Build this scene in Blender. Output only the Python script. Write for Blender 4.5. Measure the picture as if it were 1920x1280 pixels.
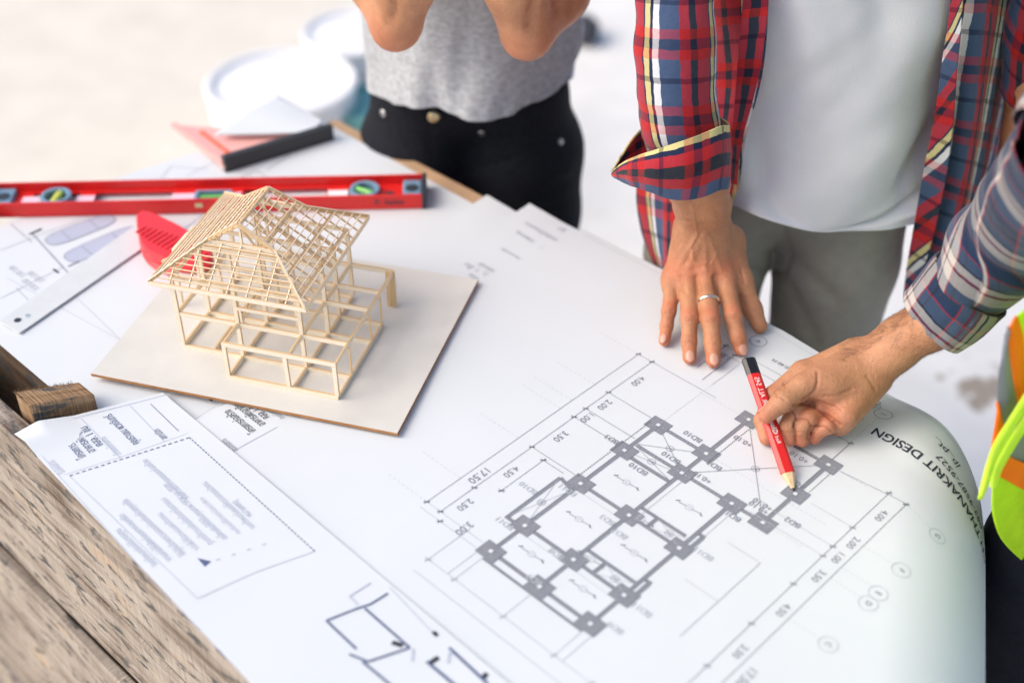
import bpy, bmesh, math, random
import numpy as np
from mathutils import Vector, Matrix, noise
for o in list(bpy.data.objects): bpy.data.objects.remove(o)
C = bpy.context.scene.collection
R = math.radians
random.seed(7)
T = 0.85                                  # height of the crate top above the ground

# ------------------------------------------------------------------ camera, light, exposure
F, PITCH, CH = 2475.0, R(37.93), 0.995    # focal length in pixels of a 1920 wide picture, pitch, height above the crate top
cd = bpy.data.cameras.new('camera'); cam = bpy.data.objects.new('camera', cd); C.objects.link(cam)
cam.location = (0, 0, T + CH); cam.rotation_euler = (R(90) - PITCH, 0, 0)
cd.sensor_width = 36.0; cd.lens = F * 36 / 1920; cd.clip_start = 0.05; cd.clip_end = 400
cd.dof.use_dof = True; cd.dof.focus_distance = 1.50; cd.dof.aperture_fstop = 1.8; cd.dof.aperture_blades = 9
bpy.context.scene.camera = cam
w = bpy.data.worlds.new('World'); bpy.context.scene.world = w; w.use_nodes = True
nt = w.node_tree; bg = nt.nodes['Background']
sky = nt.nodes.new('ShaderNodeTexSky'); sky.sky_type = 'NISHITA'; sky.sun_disc = False
SUN_AZ, SUN_EL = math.atan2(-0.97, -0.16), R(44)
sky.sun_elevation = SUN_EL; sky.sun_rotation = SUN_AZ; sky.altitude = 0; sky.dust_density = 4.0; sky.air_density = 1.0; sky.ozone_density = 0.6
nt.links.new(sky.outputs[0], bg.inputs[0]); bg.inputs[1].default_value = 0.15
sd = bpy.data.lights.new('sun', 'SUN'); sun = bpy.data.objects.new('sun', sd); C.objects.link(sun)
sd.energy = 0.9; sd.angle = R(50); sd.color = (1.0, 0.965, 0.88)
dv = Vector((math.sin(SUN_AZ) * math.cos(SUN_EL), math.cos(SUN_AZ) * math.cos(SUN_EL), math.sin(SUN_EL)))
sun.rotation_euler = dv.to_track_quat('Z', 'Y').to_euler()
sc = bpy.context.scene
sc.view_settings.view_transform = 'Standard'; sc.view_settings.look = 'None'; sc.view_settings.gamma = 1.0
sc.view_settings.exposure = 0.52
sc.cycles.use_denoising = True; sc.cycles.max_bounces = 6

# ------------------------------------------------------------------ measuring helpers (surveyed with the camera's own geometry)
cP, sP = math.cos(PITCH), math.sin(PITCH)
def ray(px, py):
    a = (px - 960) / F; b = -(py - 640) / F
    return Vector((a, cP + b * sP, -sP + b * cP))
def U(px, py, z=0.0):
    "point of the sight line at height z above the crate top"
    d = ray(px, py); t = (z - CH) / d.z
    return Vector((d.x * t, d.y * t, z + T))
def V(px, py, Y):
    "point of the sight line at world depth Y"
    d = ray(px, py); t = Y / d.y
    return Vector((d.x * t, Y, CH + d.z * t + T))
dS = Vector((.718, -.696)); dN = Vector((.696, .718))
def W(s, t, z=0.0):
    "crate coordinates: s along the crate, t across it"
    p = dS * s + dN * t
    return Vector((p.x, p.y, z + T))
def ST(px, py, z=0.0):
    p = U(px, py, z); q = Vector((p.x, p.y)); return (q.dot(dS), q.dot(dN))

# ------------------------------------------------------------------ object helpers
def link(name, me, mat=None, parent=None, kind=None):
    o = bpy.data.objects.new(name, me); C.objects.link(o)
    if mat is not None and len(me.materials) == 0: me.materials.append(mat)
    if parent is not None: o.parent = parent
    if kind: o['kind'] = kind
    return o
def tag(o, label, cat, group=None):
    o['label'] = label; o['category'] = cat
    if group: o['group'] = group
    return o
def thing(name, label, cat, loc=(0, 0, 0), group=None):
    o = bpy.data.objects.new(name, None); C.objects.link(o); o.location = loc; o.empty_display_size = .05
    bpy.context.view_layer.update()
    return tag(o, label, cat, group)
def adopt(o, parent):
    "parent without moving (parents only carry a location)"
    o.parent = parent; o.matrix_parent_inverse = Matrix.Translation(-parent.location)
    return o
def mesh(verts, faces, uvs=None, smooth=False):
    me = bpy.data.meshes.new('m'); me.from_pydata([tuple(v) for v in verts], [], faces); me.update()
    if uvs is not None:
        ul = me.uv_layers.new(name='UVMap')
        idx = np.empty(len(me.loops), dtype=np.int32); me.loops.foreach_get('vertex_index', idx)
        ul.data.foreach_set('uv', np.asarray(uvs, dtype=np.float32)[idx].ravel())
    if smooth: me.polygons.foreach_set('use_smooth', [True] * len(me.polygons))
    return me
def bmobj(name, bm, mat, parent=None, bevel=0, smooth=False, kind=None):
    me = bpy.data.meshes.new(name); bm.to_mesh(me); bm.free()
    if smooth: me.polygons.foreach_set('use_smooth', [True] * len(me.polygons))
    o = link(name, me, mat)
    if parent is not None: adopt(o, parent)
    if kind: o['kind'] = kind
    if bevel:
        m = o.modifiers.new('b', 'BEVEL'); m.width = bevel; m.segments = 2; m.limit_method = 'ANGLE'
    return o
BOXF = [(0, 3, 2, 1), (4, 5, 6, 7), (0, 1, 5, 4), (1, 2, 6, 5), (2, 3, 7, 6), (3, 0, 4, 7)]
def prism(bm, bottom, top):
    vb = [bm.verts.new(p) for p in bottom]; vt = [bm.verts.new(p) for p in top]; n = len(vb)
    bm.faces.new(vb[::-1]); bm.faces.new(vt)
    for i in range(n): bm.faces.new((vb[i], vb[(i + 1) % n], vt[(i + 1) % n], vt[i]))
def stbox(bm, s0, s1, t0, t1, z0, z1):
    q = [(s0, t0), (s1, t0), (s1, t1), (s0, t1)]
    prism(bm, [W(s, t, z0) for s, t in q], [W(s, t, z1) for s, t in q])
def lathe(bm, prof, c, seg=40):
    rings = []
    for r, z in prof:
        rings.append([bm.verts.new((c[0] + r * math.cos(2 * math.pi * k / seg), c[1] + r * math.sin(2 * math.pi * k / seg), z)) for k in range(seg)])
    for a, b in zip(rings, rings[1:]):
        for k in range(seg): bm.faces.new((a[k], a[(k + 1) % seg], b[(k + 1) % seg], b[k]))
    bm.faces.new(rings[0][::-1]); bm.faces.new(rings[-1])
def solid(o, th, off=-1):
    m = o.modifiers.new('s', 'SOLIDIFY'); m.thickness = th; m.offset = off; return o
def cr(p0, p1, p2, p3, t):
    return 0.5 * ((2 * p1) + (-p0 + p2) * t + (2 * p0 - 5 * p1 + 4 * p2 - p3) * t * t + (-p0 + 3 * p1 - 3 * p2 + p3) * t ** 3)
def resample(pts, n, closed=False):
    "n points of a Catmull-Rom curve through pts"
    m = len(pts); out = []
    for i in range(n):
        x = i / (n if closed else (n - 1)) * (m if closed else (m - 1)); k = min(int(x), m - 1 if closed else m - 2); f = x - k
        g = (lambda j: pts[j % m]) if closed else (lambda j: pts[max(0, min(m - 1, j))])
        out.append(cr(g(k - 1), g(k), g(k + 1), g(k + 2), f))
    return out
def surface(rows, nu, nv, closed=False, fold=None, u0=0., v0=0., shear=0., swap=0):
    "smooth cloth surface through rows of points; UV in metres; fold(u,v) displaces along the normal"
    rows = [resample([Vector(p) for p in r], nu, closed) for r in rows]
    cols = [resample([r[i] for r in rows], nv) for i in range(nu)]
    G = np.array([[cols[i][j] for i in range(nu)] for j in range(nv)], dtype=float)
    du = np.linalg.norm(np.diff(G, axis=1), axis=2); us = np.concatenate([np.zeros((nv, 1)), np.cumsum(du, 1)], 1)
    dvv = np.linalg.norm(np.diff(G, axis=0), axis=2); vs = np.concatenate([np.zeros((1, nu)), np.cumsum(dvv, 0)], 0)
    us = us * 0 + us.mean(0)[None, :]; vs = vs * 0 + vs.mean(1)[:, None]
    if fold:
        gu = np.gradient(G, axis=1) if not closed else (np.roll(G, -1, 1) - np.roll(G, 1, 1)) / 2
        gv = np.gradient(G, axis=0); nn = np.cross(gu, gv); nn /= np.linalg.norm(nn, axis=2, keepdims=True) + 1e-9
        D = np.array([[fold(us[j, i], vs[j, i], i / nu, j / (nv - 1)) for i in range(nu)] for j in range(nv)])
        G = G + nn * D[:, :, None]
    verts = G.reshape(-1, 3); uv = np.stack([us + u0 + shear * vs, vs + v0], -1).reshape(-1, 2)
    if swap: uv = np.stack([swap * vs + u0, us + v0], -1).reshape(-1, 2)
    faces = []
    m = nu if closed else nu - 1
    for j in range(nv - 1):
        for i in range(m):
            a = j * nu + i; b = j * nu + (i + 1) % nu
            faces.append((a, b, b + nu, a + nu))
    return mesh(verts, faces, uv, True)
def nz(x, y, z=0.): return noise.noise(Vector((x, y, z)))

# ------------------------------------------------------------------ materials
def newmat(name):
    m = bpy.data.materials.new(name); m.use_nodes = True
    return m, m.node_tree, m.node_tree.nodes['Principled BSDF']
def N(nt, typ, **kw):
    n = nt.nodes.new(typ)
    for k, v in kw.items(): setattr(n, k, v)
    return n
def ramp(nt, stops, const=False):
    r = nt.nodes.new('ShaderNodeValToRGB'); e = r.color_ramp.elements
    while len(e) > 1: e.remove(e[-1])
    e[0].position = stops[0][0]; e[0].color = (*stops[0][1], 1) if len(stops[0][1]) == 3 else stops[0][1]
    for p, c in stops[1:]:
        x = e.new(p); x.color = (*c, 1) if len(c) == 3 else c
    if const: r.color_ramp.interpolation = 'CONSTANT'
    return r
def simple(name, col, rough=.5, spec=.5, noise_amt=0, nscale=40, bump=0, bscale=300, metal=0, coords='Object', stretch=None, sheen=0, sss=0):
    m, nt, b = newmat(name)
    b.inputs['Base Color'].default_value = (*col, 1); b.inputs['Roughness'].default_value = rough
    b.inputs['Specular IOR Level'].default_value = spec; b.inputs['Metallic'].default_value = metal
    if sheen: b.inputs['Sheen Weight'].default_value = sheen
    if sss: b.inputs['Subsurface Weight'].default_value = sss; b.inputs['Subsurface Scale'].default_value = .01
    tc = N(nt, 'ShaderNodeTexCoord'); mp = N(nt, 'ShaderNodeMapping'); nt.links.new(tc.outputs[coords], mp.inputs[0])
    if stretch: mp.inputs['Scale'].default_value = stretch
    if noise_amt:
        t = N(nt, 'ShaderNodeTexNoise'); t.inputs['Scale'].default_value = nscale; t.inputs['Detail'].default_value = 6
        nt.links.new(mp.outputs[0], t.inputs['Vector'])
        r = ramp(nt, [(.3, tuple(c * (1 - noise_amt) for c in col)), (.7, tuple(min(1, c * (1 + noise_amt)) for c in col))])
        nt.links.new(t.outputs['Fac'], r.inputs[0]); nt.links.new(r.outputs[0], b.inputs['Base Color'])
    if bump:
        t2 = N(nt, 'ShaderNodeTexNoise'); t2.inputs['Scale'].default_value = bscale; t2.inputs['Detail'].default_value = 4
        nt.links.new(mp.outputs[0], t2.inputs['Vector'])
        bp = N(nt, 'ShaderNodeBump'); bp.inputs['Strength'].default_value = bump; bp.inputs['Distance'].default_value = .002
        nt.links.new(t2.outputs['Fac'], bp.inputs['Height']); nt.links.new(bp.outputs[0], b.inputs['Normal'])
    return m
def plaid(name, warp, weft, pu, pv, gain=1.0):
    "woven check: warp colours along u, weft colours along v, twill of the two"
    m, nt, b = newmat(name); L = nt.links
    uv = N(nt, 'ShaderNodeUVMap'); sx = N(nt, 'ShaderNodeSeparateXYZ'); L.new(uv.outputs[0], sx.inputs[0])
    wob = N(nt, 'ShaderNodeTexNoise'); wob.inputs['Scale'].default_value = 60; L.new(uv.outputs[0], wob.inputs['Vector'])
    outs = []
    for ax, stops, per in (('X', warp, pu), ('Y', weft, pv)):
        a = N(nt, 'ShaderNodeMath', operation='MULTIPLY_ADD'); a.inputs[1].default_value = .004; L.new(wob.outputs['Fac'], a.inputs[0]); L.new(sx.outputs[ax], a.inputs[2])
        d = N(nt, 'ShaderNodeMath', operation='DIVIDE'); d.inputs[1].default_value = per; L.new(a.outputs[0], d.inputs[0])
        f = N(nt, 'ShaderNodeMath', operation='FRACT'); L.new(d.outputs[0], f.inputs[0])
        r = ramp(nt, stops, True); L.new(f.outputs[0], r.inputs[0]); outs.append(r)
    # fine diagonal twill decides which thread lies on top
    ad = N(nt, 'ShaderNodeMath', operation='ADD'); L.new(sx.outputs['X'], ad.inputs[0]); L.new(sx.outputs['Y'], ad.inputs[1])
    mu = N(nt, 'ShaderNodeMath', operation='MULTIPLY'); mu.inputs[1].default_value = 2 * math.pi / .0014; L.new(ad.outputs[0], mu.inputs[0])
    si = N(nt, 'ShaderNodeMath', operation='SINE'); L.new(mu.outputs[0], si.inputs[0])
    mb = N(nt, 'ShaderNodeMath', operation='MULTIPLY_ADD'); mb.inputs[1].default_value = .35; mb.inputs[2].default_value = 1.; L.new(si.outputs[0], mb.inputs[0])
    ma = N(nt, 'ShaderNodeMath', operation='MULTIPLY'); L.new(mb.outputs[0], ma.inputs[0]); L.new(outs[1].outputs[1], ma.inputs[1])
    mx = N(nt, 'ShaderNodeMix', data_type='RGBA'); L.new(ma.outputs[0], mx.inputs['Factor']); L.new(outs[0].outputs[0], mx.inputs[6]); L.new(outs[1].outputs[0], mx.inputs[7])
    t = N(nt, 'ShaderNodeTexNoise'); t.inputs['Scale'].default_value = 900; L.new(uv.outputs[0], t.inputs['Vector'])
    mr = N(nt, 'ShaderNodeMapRange'); mr.inputs['To Min'].default_value = .8 * gain; mr.inputs['To Max'].default_value = 1.2 * gain; L.new(t.outputs['Fac'], mr.inputs[0])
    vm = N(nt, 'ShaderNodeVectorMath', operation='SCALE'); L.new(mx.outputs[2], vm.inputs[0]); L.new(mr.outputs[0], vm.inputs['Scale'])
    L.new(vm.outputs[0], b.inputs['Base Color'])
    b.inputs['Roughness'].default_value = .85; b.inputs['Specular IOR Level'].default_value = .2; b.inputs['Sheen Weight'].default_value = .15
    t2 = N(nt, 'ShaderNodeTexNoise'); t2.inputs['Scale'].default_value = 90; t2.inputs['Detail'].default_value = 5; L.new(uv.outputs[0], t2.inputs['Vector'])
    bp = N(nt, 'ShaderNodeBump'); bp.inputs['Strength'].default_value = .35; bp.inputs['Distance'].default_value = .004
    L.new(t2.outputs['Fac'], bp.inputs['Height']); L.new(bp.outputs[0], b.inputs['Normal'])
    return m
def skinmat(name, base, red, rough=.48):
    m, nt, b = newmat(name); L = nt.links
    tc = N(nt, 'ShaderNodeTexCoord')
    t = N(nt, 'ShaderNodeTexNoise'); t.inputs['Scale'].default_value = 38; t.inputs['Detail'].default_value = 7; t.inputs['Roughness'].default_value = .6
    L.new(tc.outputs['Object'], t.inputs['Vector'])
    r = ramp(nt, [(.3, (base[0] * .84, base[1] * .76, base[2] * .74)), (.7, tuple(min(1, c * 1.14) for c in base))]); L.new(t.outputs['Fac'], r.inputs[0])
    at = N(nt, 'ShaderNodeAttribute'); at.attribute_name = 'tint'
    mx = N(nt, 'ShaderNodeMix', data_type='RGBA'); L.new(at.outputs['Fac'], mx.inputs['Factor']); L.new(r.outputs[0], mx.inputs[6]); mx.inputs[7].default_value = (*red, 1)
    at2 = N(nt, 'ShaderNodeAttribute'); at2.attribute_name = 'crease_shade'
    mx2 = N(nt, 'ShaderNodeMix', data_type='RGBA'); L.new(at2.outputs['Fac'], mx2.inputs['Factor']); L.new(mx.outputs[2], mx2.inputs[6]); mx2.inputs[7].default_value = (red[0] * .42, red[1] * .33, red[2] * .3, 1)  # shade inside the skin creases, mixed into the base colour
    L.new(mx2.outputs[2], b.inputs['Base Color'])
    b.inputs['Roughness'].default_value = rough; b.inputs['Specular IOR Level'].default_value = .4
    b.inputs['Subsurface Weight'].default_value = .12; b.inputs['Subsurface Scale'].default_value = .008; b.inputs['Subsurface Radius'].default_value = (1, .35, .2)
    v = N(nt, 'ShaderNodeTexVoronoi'); v.inputs['Scale'].default_value = 700; L.new(tc.outputs['Object'], v.inputs['Vector'])
    t3 = N(nt, 'ShaderNodeTexNoise'); t3.inputs['Scale'].default_value = 220; t3.inputs['Detail'].default_value = 5; L.new(tc.outputs['Object'], t3.inputs['Vector'])
    ad = N(nt, 'ShaderNodeMath', operation='MULTIPLY_ADD'); ad.inputs[1].default_value = .4; L.new(v.outputs['Distance'], ad.inputs[0]); L.new(t3.outputs['Fac'], ad.inputs[2])
    bp = N(nt, 'ShaderNodeBump'); bp.inputs['Strength'].default_value = .7; bp.inputs['Distance'].default_value = .0014
    L.new(ad.outputs[0], bp.inputs['Height']); L.new(bp.outputs[0], b.inputs['Normal'])
    return m
def woodmat(name, cols, scale=1., axis_dir=None, black=0.):
    "sawn boards: stretched grain along the object's U direction, saw marks across it, stains"
    m, nt, b = newmat(name); L = nt.links
    uv = N(nt, 'ShaderNodeUVMap')
    mp = N(nt, 'ShaderNodeMapping'); mp.inputs['Scale'].default_value = (3 * scale, 60 * scale, 1); L.new(uv.outputs[0], mp.inputs[0])
    g = N(nt, 'ShaderNodeTexNoise'); g.inputs['Scale'].default_value = 1.5; g.inputs['Detail'].default_value = 8; g.inputs['Distortion'].default_value = .6; L.new(mp.outputs[0], g.inputs['Vector'])
    big = N(nt, 'ShaderNodeTexNoise'); big.inputs['Scale'].default_value = 9 * scale; big.inputs['Detail'].default_value = 4; L.new(uv.outputs[0], big.inputs['Vector'])
    ad = N(nt, 'ShaderNodeMath', operation='ADD'); L.new(g.outputs['Fac'], ad.inputs[0]); L.new(big.outputs['Fac'], ad.inputs[1])
    hf = N(nt, 'ShaderNodeMath', operation='MULTIPLY'); hf.inputs[1].default_value = .5; L.new(ad.outputs[0], hf.inputs[0])
    r = ramp(nt, [(.36, cols[0]), (.44, cols[1]), (.57, cols[2]), (.66, cols[3])]); L.new(hf.outputs[0], r.inputs[0])
    # cross-grain saw marks
    mp2 = N(nt, 'ShaderNodeMapping'); mp2.inputs['Scale'].default_value = (420, 14, 1); mp2.inputs['Rotation'].default_value = (0, 0, .12); L.new(uv.outputs[0], mp2.inputs[0])
    sw = N(nt, 'ShaderNodeTexNoise'); sw.inputs['Scale'].default_value = 1.0; sw.inputs['Detail'].default_value = 2; L.new(mp2.outputs[0], sw.inputs['Vector'])
    mrr = N(nt, 'ShaderNodeMapRange'); mrr.inputs['From Min'].default_value = .3; mrr.inputs['From Max'].default_value = .7; mrr.inputs['To Min'].default_value = .8; mrr.inputs['To Max'].default_value = 1.15; L.new(sw.outputs['Fac'], mrr.inputs[0])
    sc_ = N(nt, 'ShaderNodeVectorMath', operation='SCALE'); L.new(r.outputs[0], sc_.inputs[0]); L.new(mrr.outputs[0], sc_.inputs['Scale'])
    # dark mould and paint stains, elongated along the board
    mp3 = N(nt, 'ShaderNodeMapping'); mp3.inputs['Scale'].default_value = (24, 62, 1); mp3.inputs['Location'].default_value = (3.1, 1.7, 0); L.new(uv.outputs[0], mp3.inputs[0])
    st = N(nt, 'ShaderNodeTexNoise'); st.inputs['Scale'].default_value = 1.0; st.inputs['Detail'].default_value = 9; st.inputs['Roughness'].default_value = .62; L.new(mp3.outputs[0], st.inputs['Vector'])
    sr = ramp(nt, [(.555 - black, (0, 0, 0)), (.585 - black, (.6, .6, .6)), (.63 - black, (1, 1, 1))]); L.new(st.outputs['Fac'], sr.inputs[0])
    smx = N(nt, 'ShaderNodeMix', data_type='RGBA'); L.new(sr.outputs[0], smx.inputs['Factor']); L.new(sc_.outputs[0], smx.inputs[6]); smx.inputs[7].default_value = (.10, .097, .095, 1)
    L.new(smx.outputs[2], b.inputs['Base Color'])
    b.inputs['Roughness'].default_value = .85; b.inputs['Specular IOR Level'].default_value = .2
    am = N(nt, 'ShaderNodeMath', operation='ADD'); L.new(g.outputs['Fac'], am.inputs[0]); L.new(sw.outputs['Fac'], am.inputs[1])
    bp = N(nt, 'ShaderNodeBump'); bp.inputs['Strength'].default_value = .8; bp.inputs['Distance'].default_value = .004
    L.new(am.outputs[0], bp.inputs['Height']); L.new(bp.outputs[0], b.inputs['Normal'])
    return m

M = {}
M['paper'] = simple('paper', (.685, .725, .755), .55, .3, .018, 6, .55, 8)
M['paper2'] = simple('paper_old', (.76, .78, .83), .55, .3, .012, 9, .05, 60)
M['ink'] = simple('ink_black', (.035, .04, .06), .6, .2)
M['ink_line'] = simple('ink_line', (.23, .25, .30), .6, .2)
M['ink_faint'] = simple('ink_faint', (.48, .51, .56), .6, .2)
M['ink_blue'] = simple('ink_blue', (.10, .13, .25), .6, .2)
M['ink_blue_faint'] = simple('ink_blue_faint', (.47, .51, .63), .6, .2)
M['hatch'] = simple('ink_hatched_grey', (.25, .265, .30), .6, .2, .18, 900)
M['balsa'] = simple('balsa', (.90, .79, .62), .7, .2, .10, 45, .2, 200, stretch=(1, 1, 1))
M['balsa_edge'] = simple('balsa_darker', (.70, .49, .27), .75, .2, .12, 60)
M['plyboard'] = simple('plyboard_face', (.66, .645, .60), .45, .35, .07, 14, .06, 200)
M['plyedge'] = simple('plyboard_edge', (.42, .20, .08), .8, .2, .2, 60)
M['red'] = simple('red_enamel', (.72, .02, .018), .32, .5, .05, 20)
M['redplastic'] = simple('red_plastic', (.80, .035, .05), .35, .5, sss=.15)
M['pinkplastic'] = simple('pink_acrylic', (.90, .46, .42), .25, .5, sss=.2)
M['orangeprint'] = simple('orange_print', (.80, .16, .07), .5)
M['bluegrey'] = simple('bluegrey_plastic', (.17, .30, .42), .4)
M['darkcap'] = simple('dark_rubber', (.025, .035, .05), .6)
M['black'] = simple('black_paint', (.012, .013, .016), .3)
M['blackbar'] = simple('black_anodised', (.03, .032, .036), .45)
M['steel'] = simple('brushed_steel', (.70, .73, .73), .42, .5, .04, 30, metal=.12)
M['label'] = simple('white_pink_sticker', (.86, .62, .72), .5)
M['whitelabel'] = simple('white_sticker', (.85, .83, .85), .5)
M['vial'] = simple('green_vial', (.18, .55, .12), .1)
M['vialy'] = simple('yellow_vial', (.75, .78, .12), .1)
M['ring'] = simple('white_gold', (.82, .78, .70), .22, metal=1)
M['nail'] = simple('fingernail', (.66, .34, .25), .35, .5, .04, 60, sss=.1)
M['pencilwood'] = simple('pencil_cedar', (.78, .56, .33), .7, .2, .1, 200)
M['lead'] = simple('pencil_lead', (.05, .05, .055), .4)
M['silver'] = simple('silver_print', (.80, .74, .70), .4)
M['tee_white'] = simple('white_jersey', (.84, .84, .88), .9, .2, .02, 30, .35, 500, sheen=.1)
M['tee_grey'] = simple('heather_grey_jersey', (.43, .45, .475), .95, .2, .22, 110, .3, 400, stretch=(1, 1, 1.6))
M['jeans_black'] = simple('black_denim', (.012, .014, .020), .85, .2, .25, 160, .4, 700)
M['jeans_dark'] = simple('dark_denim', (.004, .006, .012), .85, .2, .3, 160, .4, 700)
M['trousers'] = simple('grey_twill', (.37, .355, .32), .85, .25, .06, 60, .4, 600)
M['lime'] = simple('fluorescent_lime', (.52, .85, .02), .75, .2, .06, 60, .5, 700)
M['limebind'] = simple('lime_binding', (.62, .90, .06), .7, .2, .06, 60, .5, 700)
M['orange'] = simple('fluorescent_orange', (1.0, .20, .01), .75, .2, .05, 60, .5, 700)
M['reflect'] = simple('reflective_tape', (.20, .21, .25), .45, .5, .05, 200, .3, 900)
M['bucket'] = simple('white_bucket_plastic', (.85, .85, .86), .45, .5, .02, 6)
M['teal'] = simple('teal_plastic', (.16, .42, .42), .5)
M['darkgrey'] = simple('dark_grey_plastic', (.05, .05, .06), .6)
M['brass'] = simple('brass', (.72, .60, .36), .3, metal=1)
M['pewter'] = simple('pewter', (.55, .55, .55), .35, metal=1)
M['hair'] = simple('body_hair', (.03, .02, .015), .6)
M['head_hair'] = simple('dark_hair', (.04, .025, .018), .6, bump=.6, bscale=200)
M['skin_a'] = skinmat('skin_tan', (.50, .238, .122), (.60, .165, .085))
M['skin_b'] = skinmat('skin_olive', (.49, .245, .130), (.60, .19, .11))
M['skin_c'] = skinmat('skin_warm', (.55, .275, .145), (.64, .22, .12))
rd, nv, yl, wh, bl, bk, pu = (.43, .016, .020), (.006, .012, .045), (.66, .58, .25), (.78, .78, .80), (.055, .090, .175), (.016, .016, .018), (.07, .02, .05)
M['plaid_red'] = plaid('red_blue_plaid',
    [(0, rd), (.13, nv), (.16, yl), (.245, nv), (.29, wh), (.385, bl), (.66, rd), (.80, bk), (.905, rd)],
    [(0, (*bl, .20)), (.10, (*rd, .48)), (.23, (*nv, .52)), (.36, (*rd, .48)), (.49, (*bl, .20)), (.73, (*nv, .6)), (.80, (*bl, .20))], .080, .085)
M['plaid_cuff'] = plaid('red_check_cuff', [(0, yl), (.12, nv), (.20, rd), (.36, bk), (.54, rd), (.72, bl), (1, bl)],
    [(0, (*bl, .10)), (.10, (*rd, .45)), (.23, (*nv, .5)), (.36, (*rd, .45)), (.49, (*bl, .10)), (.73, (*nv, .6)), (.80, (*bl, .10))], .064, .075)
cr_, lb, dn, dr = (.60, .57, .53), (.065, .105, .18), (.014, .034, .085), (.22, .010, .030)
M['plaid_blue'] = plaid('blue_white_plaid',
    [(0, cr_), (.08, bk), (.11, cr_), (.17, rd), (.19, lb), (.34, dr), (.37, lb), (.47, rd), (.49, dn), (.80, bk), (.83, dn), (.92, rd), (.94, cr_)],
    [(p_, (*c_, .45)) for p_, c_ in [(0, cr_), (.08, dr), (.115, cr_), (.20, bk), (.23, lb), (.38, rd), (.40, dn), (.62, bk), (.65, dn), (.76, rd), (.78, lb), (.93, cr_)]], .098, .098, .78)
gr = [(.13, .095, .07), (.31, .255, .21), (.46, .405, .35), (.52, .35, .21)]
M['wood'] = woodmat('weathered_crate_wood', gr)
M['wood_dark'] = woodmat('shaded_crate_wood', [(.08, .05, .035), (.15, .10, .07), (.21, .15, .10), (.25, .18, .12)], black=.02)  # inner boards: darker copy of the crate wood, slot shade put into its colour
M['wood_block'] = woodmat('sawn_batten', [(.16, .09, .05), (.27, .165, .09), (.38, .25, .15), (.45, .31, .20)], black=.01)
M['topboard'] = simple('tan_plywood', (.50, .33, .20), .75, .2, .1, 30)

def floormat():
    m, nt, b = newmat('dusty_pale_floor'); L = nt.links
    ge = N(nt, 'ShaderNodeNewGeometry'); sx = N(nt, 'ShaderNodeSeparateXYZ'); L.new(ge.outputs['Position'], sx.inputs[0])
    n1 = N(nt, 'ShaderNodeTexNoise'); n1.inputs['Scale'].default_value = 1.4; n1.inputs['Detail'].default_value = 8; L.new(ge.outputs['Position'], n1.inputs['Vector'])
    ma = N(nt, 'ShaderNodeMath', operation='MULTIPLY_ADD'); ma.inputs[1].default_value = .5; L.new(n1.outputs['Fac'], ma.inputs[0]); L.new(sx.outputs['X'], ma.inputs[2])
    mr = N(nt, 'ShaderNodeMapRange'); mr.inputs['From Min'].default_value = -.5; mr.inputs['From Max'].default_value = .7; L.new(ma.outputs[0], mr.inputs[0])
    r = ramp(nt, [(0, (.74, .695, .61)), (1, (.76, .755, .745))]); L.new(mr.outputs[0], r.inputs[0])  # beige ground on the left, colour lifted to stand in for warm glare
    n2 = N(nt, 'ShaderNodeTexNoise'); n2.inputs['Scale'].default_value = 6; n2.inputs['Detail'].default_value = 8; L.new(ge.outputs['Position'], n2.inputs['Vector'])
    m2 = N(nt, 'ShaderNodeMapRange'); m2.inputs['From Min'].default_value = .3; m2.inputs['From Max'].default_value = .7; m2.inputs['To Min'].default_value = .93; m2.inputs['To Max'].default_value = 1.05; L.new(n2.outputs['Fac'], m2.inputs[0])
    s_ = N(nt, 'ShaderNodeVectorMath', operation='SCALE'); L.new(r.outputs[0], s_.inputs[0]); L.new(m2.outputs[0], s_.inputs['Scale'])
    # a brown mortar stain on the ground to the right
    sp = U(1842, 728, -T); vm = N(nt, 'ShaderNodeVectorMath', operation='DISTANCE'); L.new(ge.outputs['Position'], vm.inputs[0]); vm.inputs[1].default_value = (sp.x, sp.y, 0)
    n3 = N(nt, 'ShaderNodeTexNoise'); n3.inputs['Scale'].default_value = 18; n3.inputs['Detail'].default_value = 5; L.new(ge.outputs['Position'], n3.inputs['Vector'])
    a3 = N(nt, 'ShaderNodeMath', operation='MULTIPLY_ADD'); a3.inputs[1].default_value = -.25; L.new(n3.outputs['Fac'], a3.inputs[0]); L.new(vm.outputs['Value'], a3.inputs[2])
    r3 = ramp(nt, [(0, (1, 1, 1)), (.02, (0, 0, 0))]); 
    a4 = N(nt, 'ShaderNodeMath', operation='ADD'); a4.inputs[1].default_value = .075; L.new(a3.outputs[0], a4.inputs[0]); L.new(a4.outputs[0], r3.inputs[0])
    mx = N(nt, 'ShaderNodeMix', data_type='RGBA'); L.new(r3.outputs[0], mx.inputs['Factor']); L.new(s_.outputs[0], mx.inputs[6]); mx.inputs[7].default_value = (.36, .31, .26, 1)
    L.new(mx.outputs[2], b.inputs['Base Color']); b.inputs['Roughness'].default_value = .9; b.inputs['Specular IOR Level'].default_value = .2
    return m
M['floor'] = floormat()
# ------------------------------------------------------------------ ground
bm = bmesh.new(); vs = [bm.verts.new(p) for p in ((-150, -150, 0), (150, -150, 0), (150, 150, 0), (-150, 150, 0))]; bm.faces.new(vs)
g = bmobj('ground', bm, M['floor']); g['kind'] = 'structure'

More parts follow.
